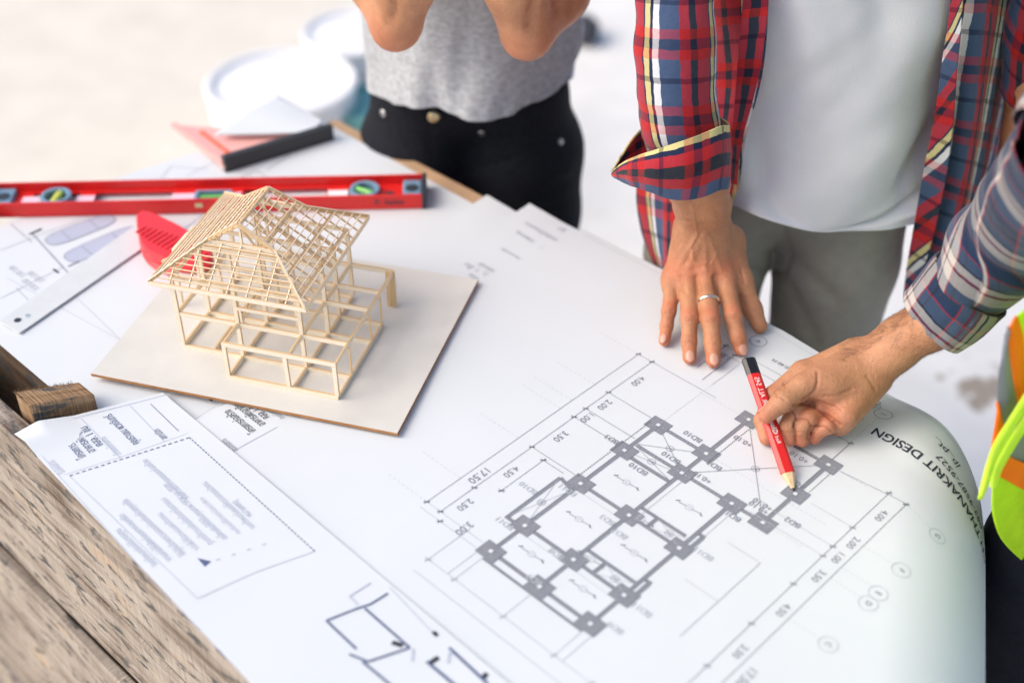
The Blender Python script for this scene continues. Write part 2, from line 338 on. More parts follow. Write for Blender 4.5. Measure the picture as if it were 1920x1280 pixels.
# ------------------------------------------------------------------ the crate used as a table
TOPZ = -.0065
crate = thing('wooden_crate', 'large weathered wooden crate of stained sawn planks serving as the drawing table', 'crate', W(-.9, .7, -T))
def boxuv(name, s0, s1, t0, t1, z0, z1, mat, parent, bev=.0015, along='s', jit=.0015):
    "a board with its own slightly uneven edges; UV runs along its length"
    n = max(2, int(abs((s1 - s0) if along == 's' else (t1 - t0)) / .03))
    bm = bmesh.new(); uvl = bm.loops.layers.uv.new('UVMap'); rings = []
    o = random.random() * 10
    for i in range(n + 1):
        f = i / n; j = lambda k: jit * nz(f * 8 + o, k * 3.3)
        if along == 's':
            s = s0 + (s1 - s0) * f; q = [(s, t0 + j(1), z0 + j(2)), (s, t1 + j(3), z0 + j(4)), (s, t1 + j(5), z1 + j(6)), (s, t0 + j(7), z1 + j(8))]
        else:
            t = t0 + (t1 - t0) * f; q = [(s1 + j(1), t, z0 + j(2)), (s0 + j(3), t, z0 + j(4)), (s0 + j(5), t, z1 + j(6)), (s1 + j(7), t, z1 + j(8))]
        rings.append([bm.verts.new(W(*p)) for p in q])
    L_ = abs((s1 - s0) if along == 's' else (t1 - t0)); dims = [abs(t1 - t0) if along == 's' else abs(s1 - s0), abs(z1 - z0)] * 2
    acc = [0, dims[0], dims[0] + dims[1], 2 * dims[0] + dims[1], 2 * dims[0] + 2 * dims[1]]
    for i in range(n):
        for k in range(4):
            f = bm.faces.new((rings[i][k], rings[i + 1][k], rings[i + 1][(k + 1) % 4], rings[i][(k + 1) % 4]))
            for lp, uv in zip(f.loops, ((i / n * L_, acc[k]), ((i + 1) / n * L_, acc[k]), ((i + 1) / n * L_, acc[k + 1]), (i / n * L_, acc[k + 1]))): lp[uvl].uv = (uv[0] + o, uv[1] + o * .7)
    for rg, fl in ((rings[0], False), (rings[-1], True)):
        f = bm.faces.new(rg if not fl else rg[::-1])
        for lp, uv in zip(f.loops, ((0, 0), (dims[0], 0), (dims[0], dims[1]), (0, dims[1]))): lp[uvl].uv = (uv[1] * .3 + o, uv[0] + o)
    bmesh.ops.recalc_face_normals(bm, faces=bm.faces)
    return bmobj(name, bm, mat, parent, bev)
S0, S1 = -1.50, -.53
ZS = [(-.180, -.003), (-.305, -.193), (-.500, -.350), (-.70, -.513), (-.84, -.735)]
for k, (z0, z1) in enumerate(ZS):
    boxuv('plank', S0 - .42, S1, (.403, .4045, .403, .405, .404)[k], (.428, .415, .418, .415, .420)[k], z0, z1, M['wood'], crate, .0025, jit=.0035)
for z0, z1 in ZS:
    boxuv('plank', S0, S1 - .05, 1.10, 1.122, z0, z1 - .012, M['wood'], crate)
for k in range(5):
    z0, z1 = ZS[k]
    boxuv('end_plank', S1, S1 + .022, .41, 1.12, z0, z1 - .012, M['wood'], crate, along='t')
    boxuv('end_plank', S0 - .442, S0 - .42, .405, .505, z0, z1 - .012, M['wood'], crate, along='t')
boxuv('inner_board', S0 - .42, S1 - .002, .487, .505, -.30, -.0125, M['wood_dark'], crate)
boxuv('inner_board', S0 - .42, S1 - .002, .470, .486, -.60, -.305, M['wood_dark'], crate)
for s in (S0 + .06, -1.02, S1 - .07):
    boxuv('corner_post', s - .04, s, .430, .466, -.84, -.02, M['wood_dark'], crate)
boxuv('top_board', S0 + .01, S1 + .01, .506, 1.138, -.030, TOPZ, M['topboard'], crate, .002, jit=.0006)
# sawn batten end poking up in the slot between plank and top
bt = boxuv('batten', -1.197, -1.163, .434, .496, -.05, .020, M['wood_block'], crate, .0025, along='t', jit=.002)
for v in bt.data.vertices:
    k = (Vector((v.co.x, v.co.y)).dot(dN) - .465) * .6; v.co.x += dS.x * k; v.co.y += dS.y * k
# frayed saw fibres along its upper rim
fv, ff = [], []
for i in range(260):
    side = random.random()
    if side < .75: t_ = random.uniform(.434, .49); p = W(-1.196 + (t_ - .465) * .6 + random.uniform(-.001, .002), t_, .0195)
    else: p = W(random.uniform(-1.213, -1.185), .4345, .0195)
    d = Vector((random.uniform(-1, .3), random.uniform(-.6, .4), random.uniform(.1, 1))).normalized() * random.uniform(.002, .006)
    e = Vector((random.uniform(-1, 1), random.uniform(-1, 1), 0)).normalized() * .00035
    k = len(fv); fv += [p - e, p + e, p + d]; ff.append((k, k + 1, k + 2))
fo = link('wood_fibres', mesh(fv, ff), M['wood_block']); adopt(fo, crate); fo['kind'] = 'stuff'

# ------------------------------------------------------------------ paper sheets
# the large sheet sags over the end of the crate and rolls down over an oblique line
CUR0 = ST(1672, 1000); axis_a = U(1672, 1000); axis_b = U(1650, 1280)
ax = Vector((axis_b.x - axis_a.x, axis_b.y - axis_a.y)).normalized(); ax = -ax if ax.y < 0 else ax
cq = Vector((ax.y, -ax.x)); CURO = Vector((axis_a.x, axis_a.y)); RAD = .115; TH = R(80)
def curl(p, z):
    "bend the flat sheet"
    w_ = (Vector((p.x, p.y)) - CURO).dot(cq)
    s = Vector((p.x, p.y)).dot(dS); t = Vector((p.x, p.y)).dot(dN)
    sag = -.016 * max(0, min(1, (t - 1.09) / .08)) ** 1.5 * max(0, min(1, (s + .66) / .16)) + .010 * math.exp(-((s + .43) / .05) ** 2) * max(0, (t - 1.06) / .1)
    if w_ <= 0: return Vector((p.x, p.y, p.z + z + sag))
    th = min(w_ / RAD, TH); ex = RAD * math.sin(th); dz = -RAD * (1 - math.cos(th)); rest = max(0, w_ - RAD * TH)
    ex += rest * math.cos(TH); dz -= rest * math.sin(TH)
    q = Vector((p.x, p.y)) + cq * (ex - w_)
    nrm = Vector((cq.x * math.sin(th), cq.y * math.sin(th), math.cos(th)))
    r = Vector((q.x, q.y, p.z + dz + sag)) + nrm * z
    return r
class Sheet:
    def __init__(self, corners, z, bend=None, wave=.0, seed=0):
        self.c = [Vector(c) for c in corners]; self.z = z; self.bend = bend; self.wave = wave; self.seed = seed
    def zf(self, s, t):
        return self.z + self.wave * (nz(s * 5 + self.seed, t * 5) + .3 * nz(s * 14, t * 14 + self.seed))
    def P(self, s, t, lift=0.):
        p = W(s, t, self.zf(s, t))
        return curl(p, lift) if self.bend else p + Vector((0, 0, lift))
    def build(self, label, cat='paper sheet', nu=60, nv=40, mat='paper', lifts=None, name='drawing_sheet'):
        a, b, c, d = self.c; vs = []; fs = []
        for j in range(nv + 1):
            for i in range(nu + 1):
                u, v = i / nu, j / nv; q = a * (1 - u) * (1 - v) + b * u * (1 - v) + c * u * v + d * (1 - u) * v
                l = lifts(u, v) if lifts else 0
                vs.append(self.P(q.x, q.y) + Vector((0, 0, l)))
        for j in range(nv):
            for i in range(nu):
                k = j * (nu + 1) + i; fs.append((k, k + 1, k + nu + 2, k + nu + 1))
        me = mesh(vs, fs, smooth=True)
        if me.polygons[0].normal.z < 0: me.flip_normals()
        o = link(name, me, M[mat]); solid(o, .0003); es = o.modifiers.new('e', 'EDGE_SPLIT'); es.split_angle = R(40); tag(o, label, cat); self.o = o
        self.prints = {}
        return o
    # flat print: strips and letters laid on the sheet
    def strip(self, key, p, q, wd, step=.012, dash=None):
        V_, F_ = self.prints.setdefault(key, ([], [])); lf = PL * (random.uniform(.15, .45) if key == 'hatch' else random.uniform(.85, 1.1))
        p = Vector(p); q = Vector(q); d = q - p; L_ = d.length
        if L_ < 1e-6: return
        d /= L_; n = Vector((-d.y, d.x)) * wd / 2
        segs = [(0, L_)] if not dash else [(x, min(L_, x + dash[0])) for x in np.arange(0, L_, dash[0] + dash[1])]
        for a, b in segs:
            m = max(1, int((b - a) / step + .5)); k0 = len(V_)
            for i in range(m + 1):
                c = p + d * (a + (b - a) * i / m)
                V_.append(self.P(*(c + n), lf)); V_.append(self.P(*(c - n), lf))
            for i in range(m): k = k0 + 2 * i; F_.append((k, k + 1, k + 3, k + 2))
    def poly(self, key, pts):
        V_, F_ = self.prints.setdefault(key, ([], [])); k = len(V_)
        for p in pts: V_.append(self.P(p[0], p[1], PL * .7))
        F_.append(tuple(range(k, k + len(pts))))
    def circle(self, key, c, r, wd, n=22):
        pts = [(c[0] + r * math.cos(2 * math.pi * i / n), c[1] + r * math.sin(2 * math.pi * i / n)) for i in range(n + 1)]
        for a, b in zip(pts, pts[1:]): self.strip(key, a, b, wd)
    def text(self, key, s, org, xdir, size, xs=1.0, bold=0., align='CENTER', fit=None):
        TEXTS.append((self, key, s, Vector(org), Vector(xdir).normalized(), size, xs, bold, align, fit))
    def finish(self, names):
        for key, (V_, F_) in self.prints.items():
            if not F_: continue
            me = mesh(V_, F_); 
            o = link(names.get(key, 'printed_lines'), me, M[key]); o.parent = self.o; o['kind'] = 'stuff'
PL = .0006
TEXTS = []
def flush_texts():
    objs = []
    for i, (sh, key, s, org, xd, size, xs, bold, al, yd) in enumerate(TEXTS):
        cu = bpy.data.curves.new('t', 'FONT'); cu.body = s; cu.size = 1; cu.align_x = al; cu.align_y = 'CENTER'; cu.offset = bold; cu.resolution_u = 3
        o = bpy.data.objects.new('t', cu); C.objects.link(o); objs.append(o)
    dg = bpy.context.evaluated_depsgraph_get(); dg.update()
    for o, (sh, key, s, org, xd, size, xs, bold, al, yd) in zip(objs, TEXTS):
        me = bpy.data.meshes.new_from_object(o.evaluated_get(dg)); V_, F_ = sh.prints.setdefault(key, ([], [])); k = len(V_)
        yv = Vector((-xd.y, xd.x))
        if yd and len(me.vertices):
            xx = [v.co.x for v in me.vertices]; wd_ = max(xx) - min(xx); xs = min(1.15, yd / (wd_ * size)); size = min(size, yd / (wd_ * xs)) if xs < 1.15 else size
            if xs < .55: size *= max(.6, xs / .55); xs = yd / (wd_ * size)
        # st axes: s along dS, t along dN; (dS,dN) is a right-handed pair
        for v in me.vertices:
            q = org + xd * v.co.x * size * xs + yv * v.co.y * size
            V_.append(sh.P(q.x, q.y, PL * 1.2))
        for p in me.polygons: F_.append(tuple(k + x for x in p.vertices))
        bpy.data.meshes.remove(me)
    for o in objs:
        cu = o.data; bpy.data.objects.remove(o); bpy.data.curves.remove(cu)
    TEXTS.clear()

# --- main sheet with the structural plan
D = Sheet([(-1.06, .43), (-.175, .36), (-.175, 1.166), (-.995, 1.166)], 0, bend=True, wave=.0006)
D.build('large white sheet with the grey structural plan under the hands, right end rolling down', nu=150, nv=110)
s_ = [-.662, -.594, -.527, -.487]; A5, A6, A0, A1b, A1, A2, A3, A4 = 1.0, .937, .921, .878, .862, .789, .702, .652
def beam(p, q, wd=.0043):
    D.strip('hatch', p, q, wd)
    d = (Vector(q) - Vector(p)).normalized(); n = Vector((-d.y, d.x)) * wd / 2
    for sg in (1, -1): D.strip('ink_line', Vector(p) + n * sg, Vector(q) + n * sg, .0005)
b0, b1, b2, b3 = s_
beam((b0, A0), (b0, A4)); beam((b1, A5), (b1, A4)); beam((b2, A1b), (b2, A4)); 
beam((b0, A0), (b1, A0)); beam((b0, A1 - .004), (b1, A1 - .004), .0045); beam((b0 + .004, A1b), (b3, A1b)); beam((b0, A2), (b1, A2)); beam((b1, A2), (b2, A2))
beam((b0, A3), (b2, A3)); beam((b0, A4), (b2, A4)); beam((b1, A5), (b3, A5)); beam((b3, A5), (b3, A1b)); beam((b0 + .0005, A4 - .012), (b2, A4 - .012), .003)
# stair and balcony stubs
beam((b0 - .022, A2 - .008), (b0 - .022, A3 - .006), .004); beam((b0 - .022, A2 - .008), (b0, A2 - .014), .004); beam((b0 - .022, A3 - .004), (b0, A3 - .004), .004)
beam((b1, A2 + .018), (b2 - .006, A2 + .018), .004); beam((b1 + .024, A2 + .018), (b1 + .024, A2), .004)
beam((b1, A3 + .020), (b2, A3 + .020), .004); beam((b1 + .026, A3 + .020), (b1 + .026, A3), .004)
for tt in (A2, A3):
    beam((b2 + .008, tt + .028), (b2 + .008, tt - .004), .0045); beam((b2, tt + .030), (b2 + .010, tt + .030), .004)
for c in ((b0, A0), (b0, A1), (b0, A2), (b0, A3), (b0, A4), (b1, A5), (b1, A0), (b1, A1b), (b1, A2), (b1, A3), (b1, A4), (b2, A1b), (b2, A2), (b2, A3), (b2, A4), (b3, A5), (b3, A6), (b3, A1b)):
    r = .0125; h = .0105
    D.poly('hatch', [(c[0] - r, c[1] - h), (c[0] + r, c[1] - h), (c[0] + r, c[1] + h), (c[0] - r, c[1] + h)])
    for a, b in (((-r, -h), (r, -h)), ((r, -h), (r, h)), ((r, h), (-r, h)), ((-r, h), (-r, -h))):
        D.strip('ink_line', (c[0] + a[0], c[1] + a[1]), (c[0] + b[0], c[1] + b[1]), .0006)
    V_, F_ = D.prints.setdefault('paper', ([], [])); k = len(V_); q = .0022
    for a, b in ((-q, -q), (q, -q), (q, q), (-q, q)): V_.append(D.P(c[0] + a, c[1] + b, PL * 1.6))
    F_.append((k, k + 1, k + 2, k + 3))
LN = .00058
def cross(a, b, c, d, ink='ink_line'):
    D.strip(ink, a, c, LN); D.strip(ink, b, d, LN)
    m = ((a[0] + b[0] + c[0] + d[0]) / 4, (a[1] + b[1] + c[1] + d[1]) / 4); D.circle('ink_line', m, .0045, .0005, 14); D.text('ink_line', 'S1', m, (-1, 0), 0.0060)
cross((b0, A0), (b1, A0), (b1, A1b), (b0, A1b)); cross((b0, A1b), (b1, A1b - .002), (b1 - .004, A1 - .002), (b0, A1))
cross((b1, A5), (b3, A5), (b3, A1b), (b1, A1b)); cross((b1 + .026, A2 + .018), (b2, A2 + .018), (b2, A2), (b1 + .026, A2), 'ink_faint'); cross((b1 + .026, A3 + .02), (b2, A3 + .02), (b2, A3), (b1 + .026, A3), 'ink_faint')
cross((b0 - .022, A2 - .012), (b0, A2 - .014), (b0, A3), (b0 - .022, A3), 'ink_faint')
def tick(c, ink='ink'):
    D.strip(ink, (c[0] - .0025, c[1] - .0025), (c[0] + .0025, c[1] + .0025), .0009); D.strip('ink_line', (c[0] - .004, c[1]), (c[0] + .004, c[1]), .0007); D.strip('ink_line', (c[0], c[1] - .004), (c[0], c[1] + .004), .0007)
sd1, sd2 = -.740, -.761
lev = [1.005, .925, .885, .865, .795, .705, .655]
D.strip('ink_line', (sd1, lev[0]), (sd1, lev[-1]), LN); D.strip('ink_line', (sd2, lev[0]), (sd2, lev[-1]), LN)
for t in lev: tick((sd1, t))
tick((sd2, lev[0])); tick((sd2, lev[-1])); tick((sd1 + .010, .645))
ND = (0, -1)
for i, tx in enumerate(('4.00', '2.00', '1.00', '3.50', '4.50', '2.50')):
    D.text('ink_line', tx, (sd1 + .011, (lev[i] + lev[i + 1]) / 2), ND, 0.0116)
D.text('ink_line', '17.50', (sd2 + .011, 0.7224), ND, .0135)
D.strip('ink_line', (sd1 + .024, .788), (sd1 + .024, .722), LN); tick((sd1 + .024, .788)); tick((sd1 + .024, .722)); D.text('ink_line', '3.00', (sd1 + .035, 0.6553), ND, .0125)
for t, se in ((lev[1], b0 - .014), (lev[2], b0 - .004), (lev[3], b0 - .014), (lev[4], b0 - .014), (.788, b0 - .024)):
    D.strip('ink_line', (sd1 + (.024 if t == .788 else 0), t), (se, t), .0007)
D.strip('ink_line', (sd2, lev[0]), (b1 - .05, lev[0]), .0006)
for t in (lev[-1], .645): D.strip('ink_faint', (sd2, t), (b0 - .014, t), .0007)
for t in lev: D.strip('ink_faint', (sd2 - .06, t), (sd2, t), .0005, dash=(.004, .003))
for t in (A5, A0, A1b): D.strip('ink_faint', (b0, t), (b3 + .05, t), .0005, dash=(.003, .0025))
D.strip('ink_faint', (b0, A0), (b0, 1.02), .0005, dash=(.003, .0025)); D.strip('ink_faint', (b0, 1.02), (b0, 1.075), .0006); D.strip('ink_line', (b1, A5 + .03), (b1, 1.075), .0006)
D.strip('ink', (b0 - .010, A0 - .002), (b0 - .010, A2 + .005), .0009, dash=(.002, .0013))
D.strip('ink', (b1 + .010, A5 - .01), (b1 + .010, A0 - .012), .0009, dash=(.002, .0013)); D.strip('ink', (b3 + .009, A5 - .01), (b3 + .009, A6 + .012), .0008, dash=(.002, .0013))
for a, b in (((b1 + .008, A1b - .01), (b1 + .008, A2)), ((b0 + .010, A2 - .010), (b1 - .012, A2 - .010)), ((b0 + .01, A3 - .01), (b1, A3 - .01)), ((b1 + .01, A3 - .01), (b2, A3 - .01)), ((b2 + .008, A1b - .01), (b2 + .008, A2 + .03))):
    D.strip('ink_faint', a, b, .0006)
# right hand dimension chains
r1, r2 = -.416, -.394
levr = [1.008, .937, .90, .882, .83, .76, .69, .62]
D.strip('ink_line', (r1, 1.008), (r1, .45), LN); D.strip('ink_line', (r2, 1.006), (r2, .40), LN)
for t in levr: tick((r1, t), 'ink_line')
tick((r2, 1.006))
for i, tx in enumerate(('4.00', '2.00', '1.00', '3.50', '4.50', '2.50')): D.text('ink_line', tx, (r1 + .012, (levr[i] + levr[i + 1]) / 2), ND, 0.0108)
D.text('ink_line', '17.50', (r2 + .012, 0.7052), ND, .0125)
D.strip('ink_line', (b3 + .012, 1.0), (r2, 1.007), .0006)
for t, se in ((.937, b3 + .02), (.9, b2 + .015), (.882, b2 + .02)): D.strip('ink_faint', (se, t), (r1, t), .0007)
for t in (.83, .76): D.strip('ink_faint', (b2 + .03, t), (r1 - .04, t), .0008)
D.strip('ink_faint', (r1 - .04, .83), (r1 - .04, .70), .0008)
for t in (1.0, .922, .882, .862, .79): 
    D.strip('ink_faint', (r2, t + (.006 if t == 1 else 0)), (-.360, t), .0005, dash=(.003, .0025))
for t, ch in ((.998, 'G'), (.921, 'F'), (.878, 'E'), (.860, 'D'), (.790, 'C')):
    D.circle('ink_faint', (-.349, t), .0095, .0007); D.text('ink_line', ch, (-.349, t), ND, 0.0086)
# bottom dimension chains
for tt in (.60, .58):
    D.strip('ink_faint', (-.70, tt), (-.44, tt), .0008)
for s in (-.70, b0, b1, b2, -.48): tick((s, .60), 'ink_faint')
for s in (b0, b1, b2, b2 + .01, b0 - .01): D.strip('ink_faint', (s, .64), (s, .60), .0006)
for i, s in enumerate((-.68, -.628, -.56, -.50)): D.text('ink_faint', '3.50' if i else '1.50', (s, 0.5237), (-1, 0), .0115)
D.text('ink_faint', '8.80', (-.60, 0.5057), (-1, 0), .0115)
D.strip('ink_faint', (-.70, .60), (-.70, .66), .0006)
# beam names, slab marks, levels
for tx, s, t, hz in (('BD10', -.622, .933, 1), ('BD10', -.618, .889, 1), ('BD10', -.632, .850, 1), ('BD2', b1 + .018, .912, 1), ('BD3', b0 - .022, .866, 0), ('BD11', b0 - .004, .772, 1), ('BD10', b0 - .036, .745, 0), ('BD3', b1 - .012, .768, 1), ('BD1', b2 + .012, .864, 1), ('BD2', b3 + .022, .90, 1), ('BD7', b1 + .010, .762, 1), ('BD11', b2 + .022, .80, 1), ('BD11', b0 - .018, .690, 1), ('BD8', b1 - .018, .696, 1), ('BD11', b2 + .024, .70, 1), ('BD9', b2 + .02, .665, 1), ('BD9', b1 - .01, .655, 1)):
    D.text('ink_line' if t > .8 else 'ink_faint', tx, (s, t), (-1, 0), .0105)
for s, t in ((b1 + .017, .966), (b1 + .02, .888), (b3 - .03, 1.018 - .03), (b3 - .010, .952), (b3 - .016, .893), (b2 + .024, .900)): D.text('ink_line', '+0.10', (s, t), (-1, 0), 0.0103)
def slab(c):
    D.circle('ink_faint', c, .004, .0006, 12); D.text('ink_faint', '2', c, (-1, 0), 0.0052)
    for sg in (-1, 1):
        D.strip('ink_line', (c[0] + sg * .004, c[1]), (c[0] + sg * .013, c[1] + sg * .001), .0008); D.strip('ink_line', (c[0] + sg * .013, c[1] + .002), (c[0] + sg * .017, c[1] - .001), .0016)
for c in ((-.628, .825), (-.628, .748), (-.630, .678), (-.556, .842), (-.556, .752), (-.582, .794), (-.582, .715), (-.562, .68)): slab(c)
# notes by the right edge
D.circle('ink_line', (-.672, 1.127), .0105, .0007); D.text('ink_line', '4', (-.672, 1.127), ND, 0.0103)
D.text('ink_faint', '0.05', (-.686, 1.120), (-1, 0), 0.0095)
D.strip('ink_line', (-.700, 1.092), (-.50, 1.092), .0006); D.strip('ink_line', (-.690, 1.078), (-.55, 1.078), .0006); D.strip('ink_line', (-.695, 1.092), (-.695, 1.035), .0008); D.strip('ink_line', (-.676, 1.084), (-.676, 1.02), .0007)
tick((-.695, 1.092)); tick((-.676, 1.085)); D.text('ink_line', '1.00', (-.684, 1.074), (-1, 0), 0.0103); D.text('ink_line', '+0.40 M', (-.625, 1.110), (-1, 0), 0.0082)
D.circle('ink_line', (-.490, 1.118), .0105, .0007); D.text('ink_line', '1', (-.490, 1.118), ND, 0.0103)
D.strip('ink_faint', (-.490, 1.107), (-.490, 1.045), .0006, dash=(.003, .0025)); D.strip('ink_line', (-.530, 1.047), (-.487, 1.047), .0007); D.strip('ink_line', (-.489, 1.047), (-.489, 1.0), .0008); tick((-.489, 1.047)); D.text('ink_line', '2.00', (-.512, 1.054), (-1, 0), 0.0112)
# round ornament beside circle 1
oc = Vector((-.512, 1.128))
for k in range(6):
    a = k * math.pi / 3; D.circle('ink_line', (oc.x + .0085 * math.cos(a), oc.y + .0085 * math.sin(a)), .0036, .0008, 12); D.strip('ink', oc, oc + Vector((math.cos(a), math.sin(a))) * .007, .002)
D.circle('ink_line', oc, .0035, .0008, 12)
D.text('ink', 'CH.THANAKRIT DESIGN', (-.384, 1.083), (-1, 0), .0180, 1.0, .014); 
D.text('ink', 'jp_pt_', (-.408, 1.124), (-1, 0), .0160, 1.0); D.text('ink', '083-9587-9527', (-.365, 1.104), (-1, 0), .0150)
for a, b in (((-.98, 1.155), (-.20, 1.155)), ((-.20, 1.155), (-.20, .38)), ((-.50, 1.159), (-.20, 1.159))): D.strip('ink_faint', a, b, .0006)

# --- sheet with Thai title block, lower left, slightly buckled
THT = ['โครงการก่อสร้าง', 'อาคารพักอาศัย', 'คสล. 1 ชั้น']
E_ = Sheet([(0, 0)] * 4, .0024, wave=.0005, seed=3)
c25 = ST(25, 808, .0026)
E_.c = [Vector(c25), Vector(ST(640, 1460, .0026)), Vector(ST(1000, 1318, .0026)), Vector(ST(305, 735, .0026))]
E_.build('white sheet with blue Thai title block and dashed frame over the near plank edge', nu=80, nv=40, lifts=lambda u, v: .010 * max(0, .10 - u) / .10 * max(0, 1 - v * 2.5) - .014 * max(0, (.05 - u)) / .05 * max(0, 1 - v * 6))
def px2(sh, x, y): return Vector(ST(x, y, sh.z))
def pline(sh, key, pts, wd=.0007, dash=None):
    for a, b in zip(pts, pts[1:]): sh.strip(key, px2(sh, *a), px2(sh, *b), wd, dash=dash)
def ptext(sh, key, s, a, b, size, align='CENTER', bold=0.):
    A, B = px2(sh, *a), px2(sh, *b); xd = (B - A).normalized(); sh.text(key, s, (A + B) / 2, xd, size, 1, bold, 'CENTER', (B - A).length)
pline(E_, 'ink_blue_faint', [(45, 812), (130, 787), (330, 735)]); pline(E_, 'ink_blue_faint', [(45, 812), (100, 880), (300, 1105), (460, 1272)], .0006)
pline(E_, 'ink_blue_faint', [(152, 785), (225, 858)]); pline(E_, 'ink_blue_faint', [(243, 760), (308, 828)]); pline(E_, 'ink_blue_faint', [(120, 890), (230, 855), (352, 812)], .0005)
pline(E_, 'ink_blue', [(282, 757), (335, 808)], .0007)
pline(E_, 'ink_blue', [(130, 892), (355, 820)], .0011, (.004, .0028)); pline(E_, 'ink_blue', [(355, 820), (590, 1033)], .0011, (.0032, .0022))
pline(E_, 'ink_blue_faint', [(590, 1033), (480, 1072), (370, 1122)], .0008); pline(E_, 'ink_blue_faint', [(130, 892), (370, 1122)], .0006)
ptext(E_, 'ink_blue', THT[0], (155, 858), (113, 810), .0135); ptext(E_, 'ink_blue', THT[1], (173, 847), (132, 802), .0135); ptext(E_, 'ink_blue', THT[2], (187, 835), (156, 801), .0135)
ptext(E_, 'ink_blue', 'คุณราเชน พวงจันทร์', (256, 832), (202, 778), .0128)
ptext(E_, 'ink_blue_faint', 'เจ้าของโครงการ', (222, 852), (191, 820), .010); ptext(E_, 'ink_blue', 'สถาปนิก', (310, 822), (292, 805), .010); ptext(E_, 'ink_blue_faint', 'ชื่อโครงการ', (117, 886), (95, 864), .010)
NOTE = ['หมายเหตุ', 'ระยะทั้งหมดในแบบให้ตรวจสอบหน้างาน', 'คอนกรีตผสมให้ใช้กำลังอัดไม่น้อยกว่า 240 กก.', 'เหล็กเสริมให้ใช้ชั้นคุณภาพ SR24 และ SD30', 'ฐานรากให้วางบนดินแข็งหรือเสาเข็มตามแบบ', 'ระดับพื้นให้ถือตามแบบสถาปัตยกรรม', 'ให้ผู้รับจ้างตรวจสอบก่อนก่อสร้างทุกครั้ง', 'งานท่อให้ฝังก่อนเทคอนกรีต', 'วัสดุทั้งหมดต้องได้มาตรฐาน']
for i, s in enumerate(NOTE):
    bx, by = 500 - i * 26, 968 + i * 10; L2 = 150 - (i % 3) * 26
    if i == 0: bx, by, L2 = 468, 955, 40
    ptext(E_, 'ink_blue_faint', s, (bx, by + 12), (bx - L2 * .74, by + 12 - L2 * .74 * .93), .0098)
ptext(E_, 'ink_blue_faint', 'รายการประกอบแบบก่อสร้าง', (350, 935), (270, 862), .010)
E_.poly('ink_blue', [px2(E_, 370, 1046), px2(E_, 396, 1052), px2(E_, 384, 1062)])
pline(E_, 'ink_blue_faint', [(405, 1050), (520, 1012)], .0012, (.004, .012))

# --- second title block printed on the large sheet, wall plan on the note sheet
G_ = D
for a, b in (((425, 852), (352, 795)), ((352, 795), (420, 752)), ((425, 852), (520, 800)), ((352, 795), (330, 812))): pline(G_, 'ink_blue_faint', [a, b], .0008)
ptext(G_, 'ink', THT[0], (475, 810), (425, 770), .0135); ptext(G_, 'ink', THT[1], (493, 797), (443, 758), .0135); ptext(G_, 'ink', THT[2], (500, 784), (470, 758), .0135)
ptext(G_, 'ink_line', 'ชื่อโครงการ', (443, 845), (418, 824), .010); ptext(G_, 'ink_line', 'เจ้าของโครงการ', (532, 784), (500, 768), .010); pline(G_, 'ink', [(388, 744), (398, 752)], .003)
wl = lambda pts, wd=.0035, k='ink': pline(E_, k, pts, wd)
wl([(612, 1163), (665, 1142), (695, 1132), (727, 1112)], .0024, 'ink_blue'); wl([(612, 1163), (668, 1216)], .0024, 'ink_blue'); wl([(684, 1140), (768, 1214)], .0024, 'ink_blue'); wl([(768, 1214), (690, 1240), (655, 1226)], .0024, 'ink_blue')
wl([(680, 1240), (740, 1290)], .0024, 'ink_blue'); wl([(800, 1240), (860, 1290)], .0030, 'ink_blue'); wl([(842, 1214), (915, 1282)], .0030, 'ink_blue'); wl([(735, 1204), (755, 1210)], .005); wl([(812, 1184), (820, 1192)], .004)
wl([(845, 1218), (840, 1243)], .0025, 'ink_blue_faint'); wl([(775, 1216), (773, 1240)], .002, 'ink_blue_faint'); wl([(655, 1118), (695, 1092)], .0015, 'ink_blue_faint'); wl([(655, 1118), (672, 1134)], .0015, 'ink_blue_faint'); wl([(803, 1245), (822, 1232)], .005); wl([(905, 1264), (914, 1268)], .006)
wl([(730, 1100), (815, 1190)], .0008, 'ink_blue_faint')

# --- site plan sheet at the left end, under the steel square and the level
L1 = Sheet([(-1.575, .479), (-1.10, .479), (-1.10, .80), (-1.592, .80)], -.0050, wave=.0004, seed=2)
L1.c = [Vector((-1.568, .479)), Vector((-.98, .479)), Vector((-.98, 1.108)), Vector((-1.505, 1.118))]
L1.build('white site plan sheet with two outlined cars at the far left of the table', nu=60, nv=50, mat='paper')
# the far left edge of this sheet bows outwards
for v in L1.o.data.vertices:
    q = Vector((v.co.x, v.co.y)); s, t = q.dot(dS), q.dot(dN)
    if s < -1.3: 
        k = (-1.3 - s) / .25; b = math.sin(max(0, min(1, (t - .479) / .64)) * math.pi) * .045 * k
        v.co.x -= dS.x * b; v.co.y -= dS.y * b
def car(c, L_=.085, wd=.036, ang=.12):
    pts = []
    for k in range(28):
        a = 2 * math.pi * k / 28; x = math.copysign(abs(math.cos(a)) ** .55, math.cos(a)) * L_ / 2; y = math.copysign(abs(math.sin(a)) ** .6, math.sin(a)) * wd / 2
        pts.append(Vector((c[0] + x * math.cos(ang) - y * math.sin(ang), c[1] + x * math.sin(ang) + y * math.cos(ang))))
    L1.poly('ink_blue_faint', pts)
    for a, b in zip(pts, pts[1:] + pts[:1]): L1.strip('ink_line', a, b, .001)
    for f in (-.22, .2): 
        x = f * L_; L1.strip('ink_line', (c[0] + x * math.cos(ang) + wd * .4 * math.sin(ang), c[1] + x * math.sin(ang) - wd * .4 * math.cos(ang)), (c[0] + x * math.cos(ang) - wd * .4 * math.sin(ang), c[1] + x * math.sin(ang) + wd * .4 * math.cos(ang)), .001)
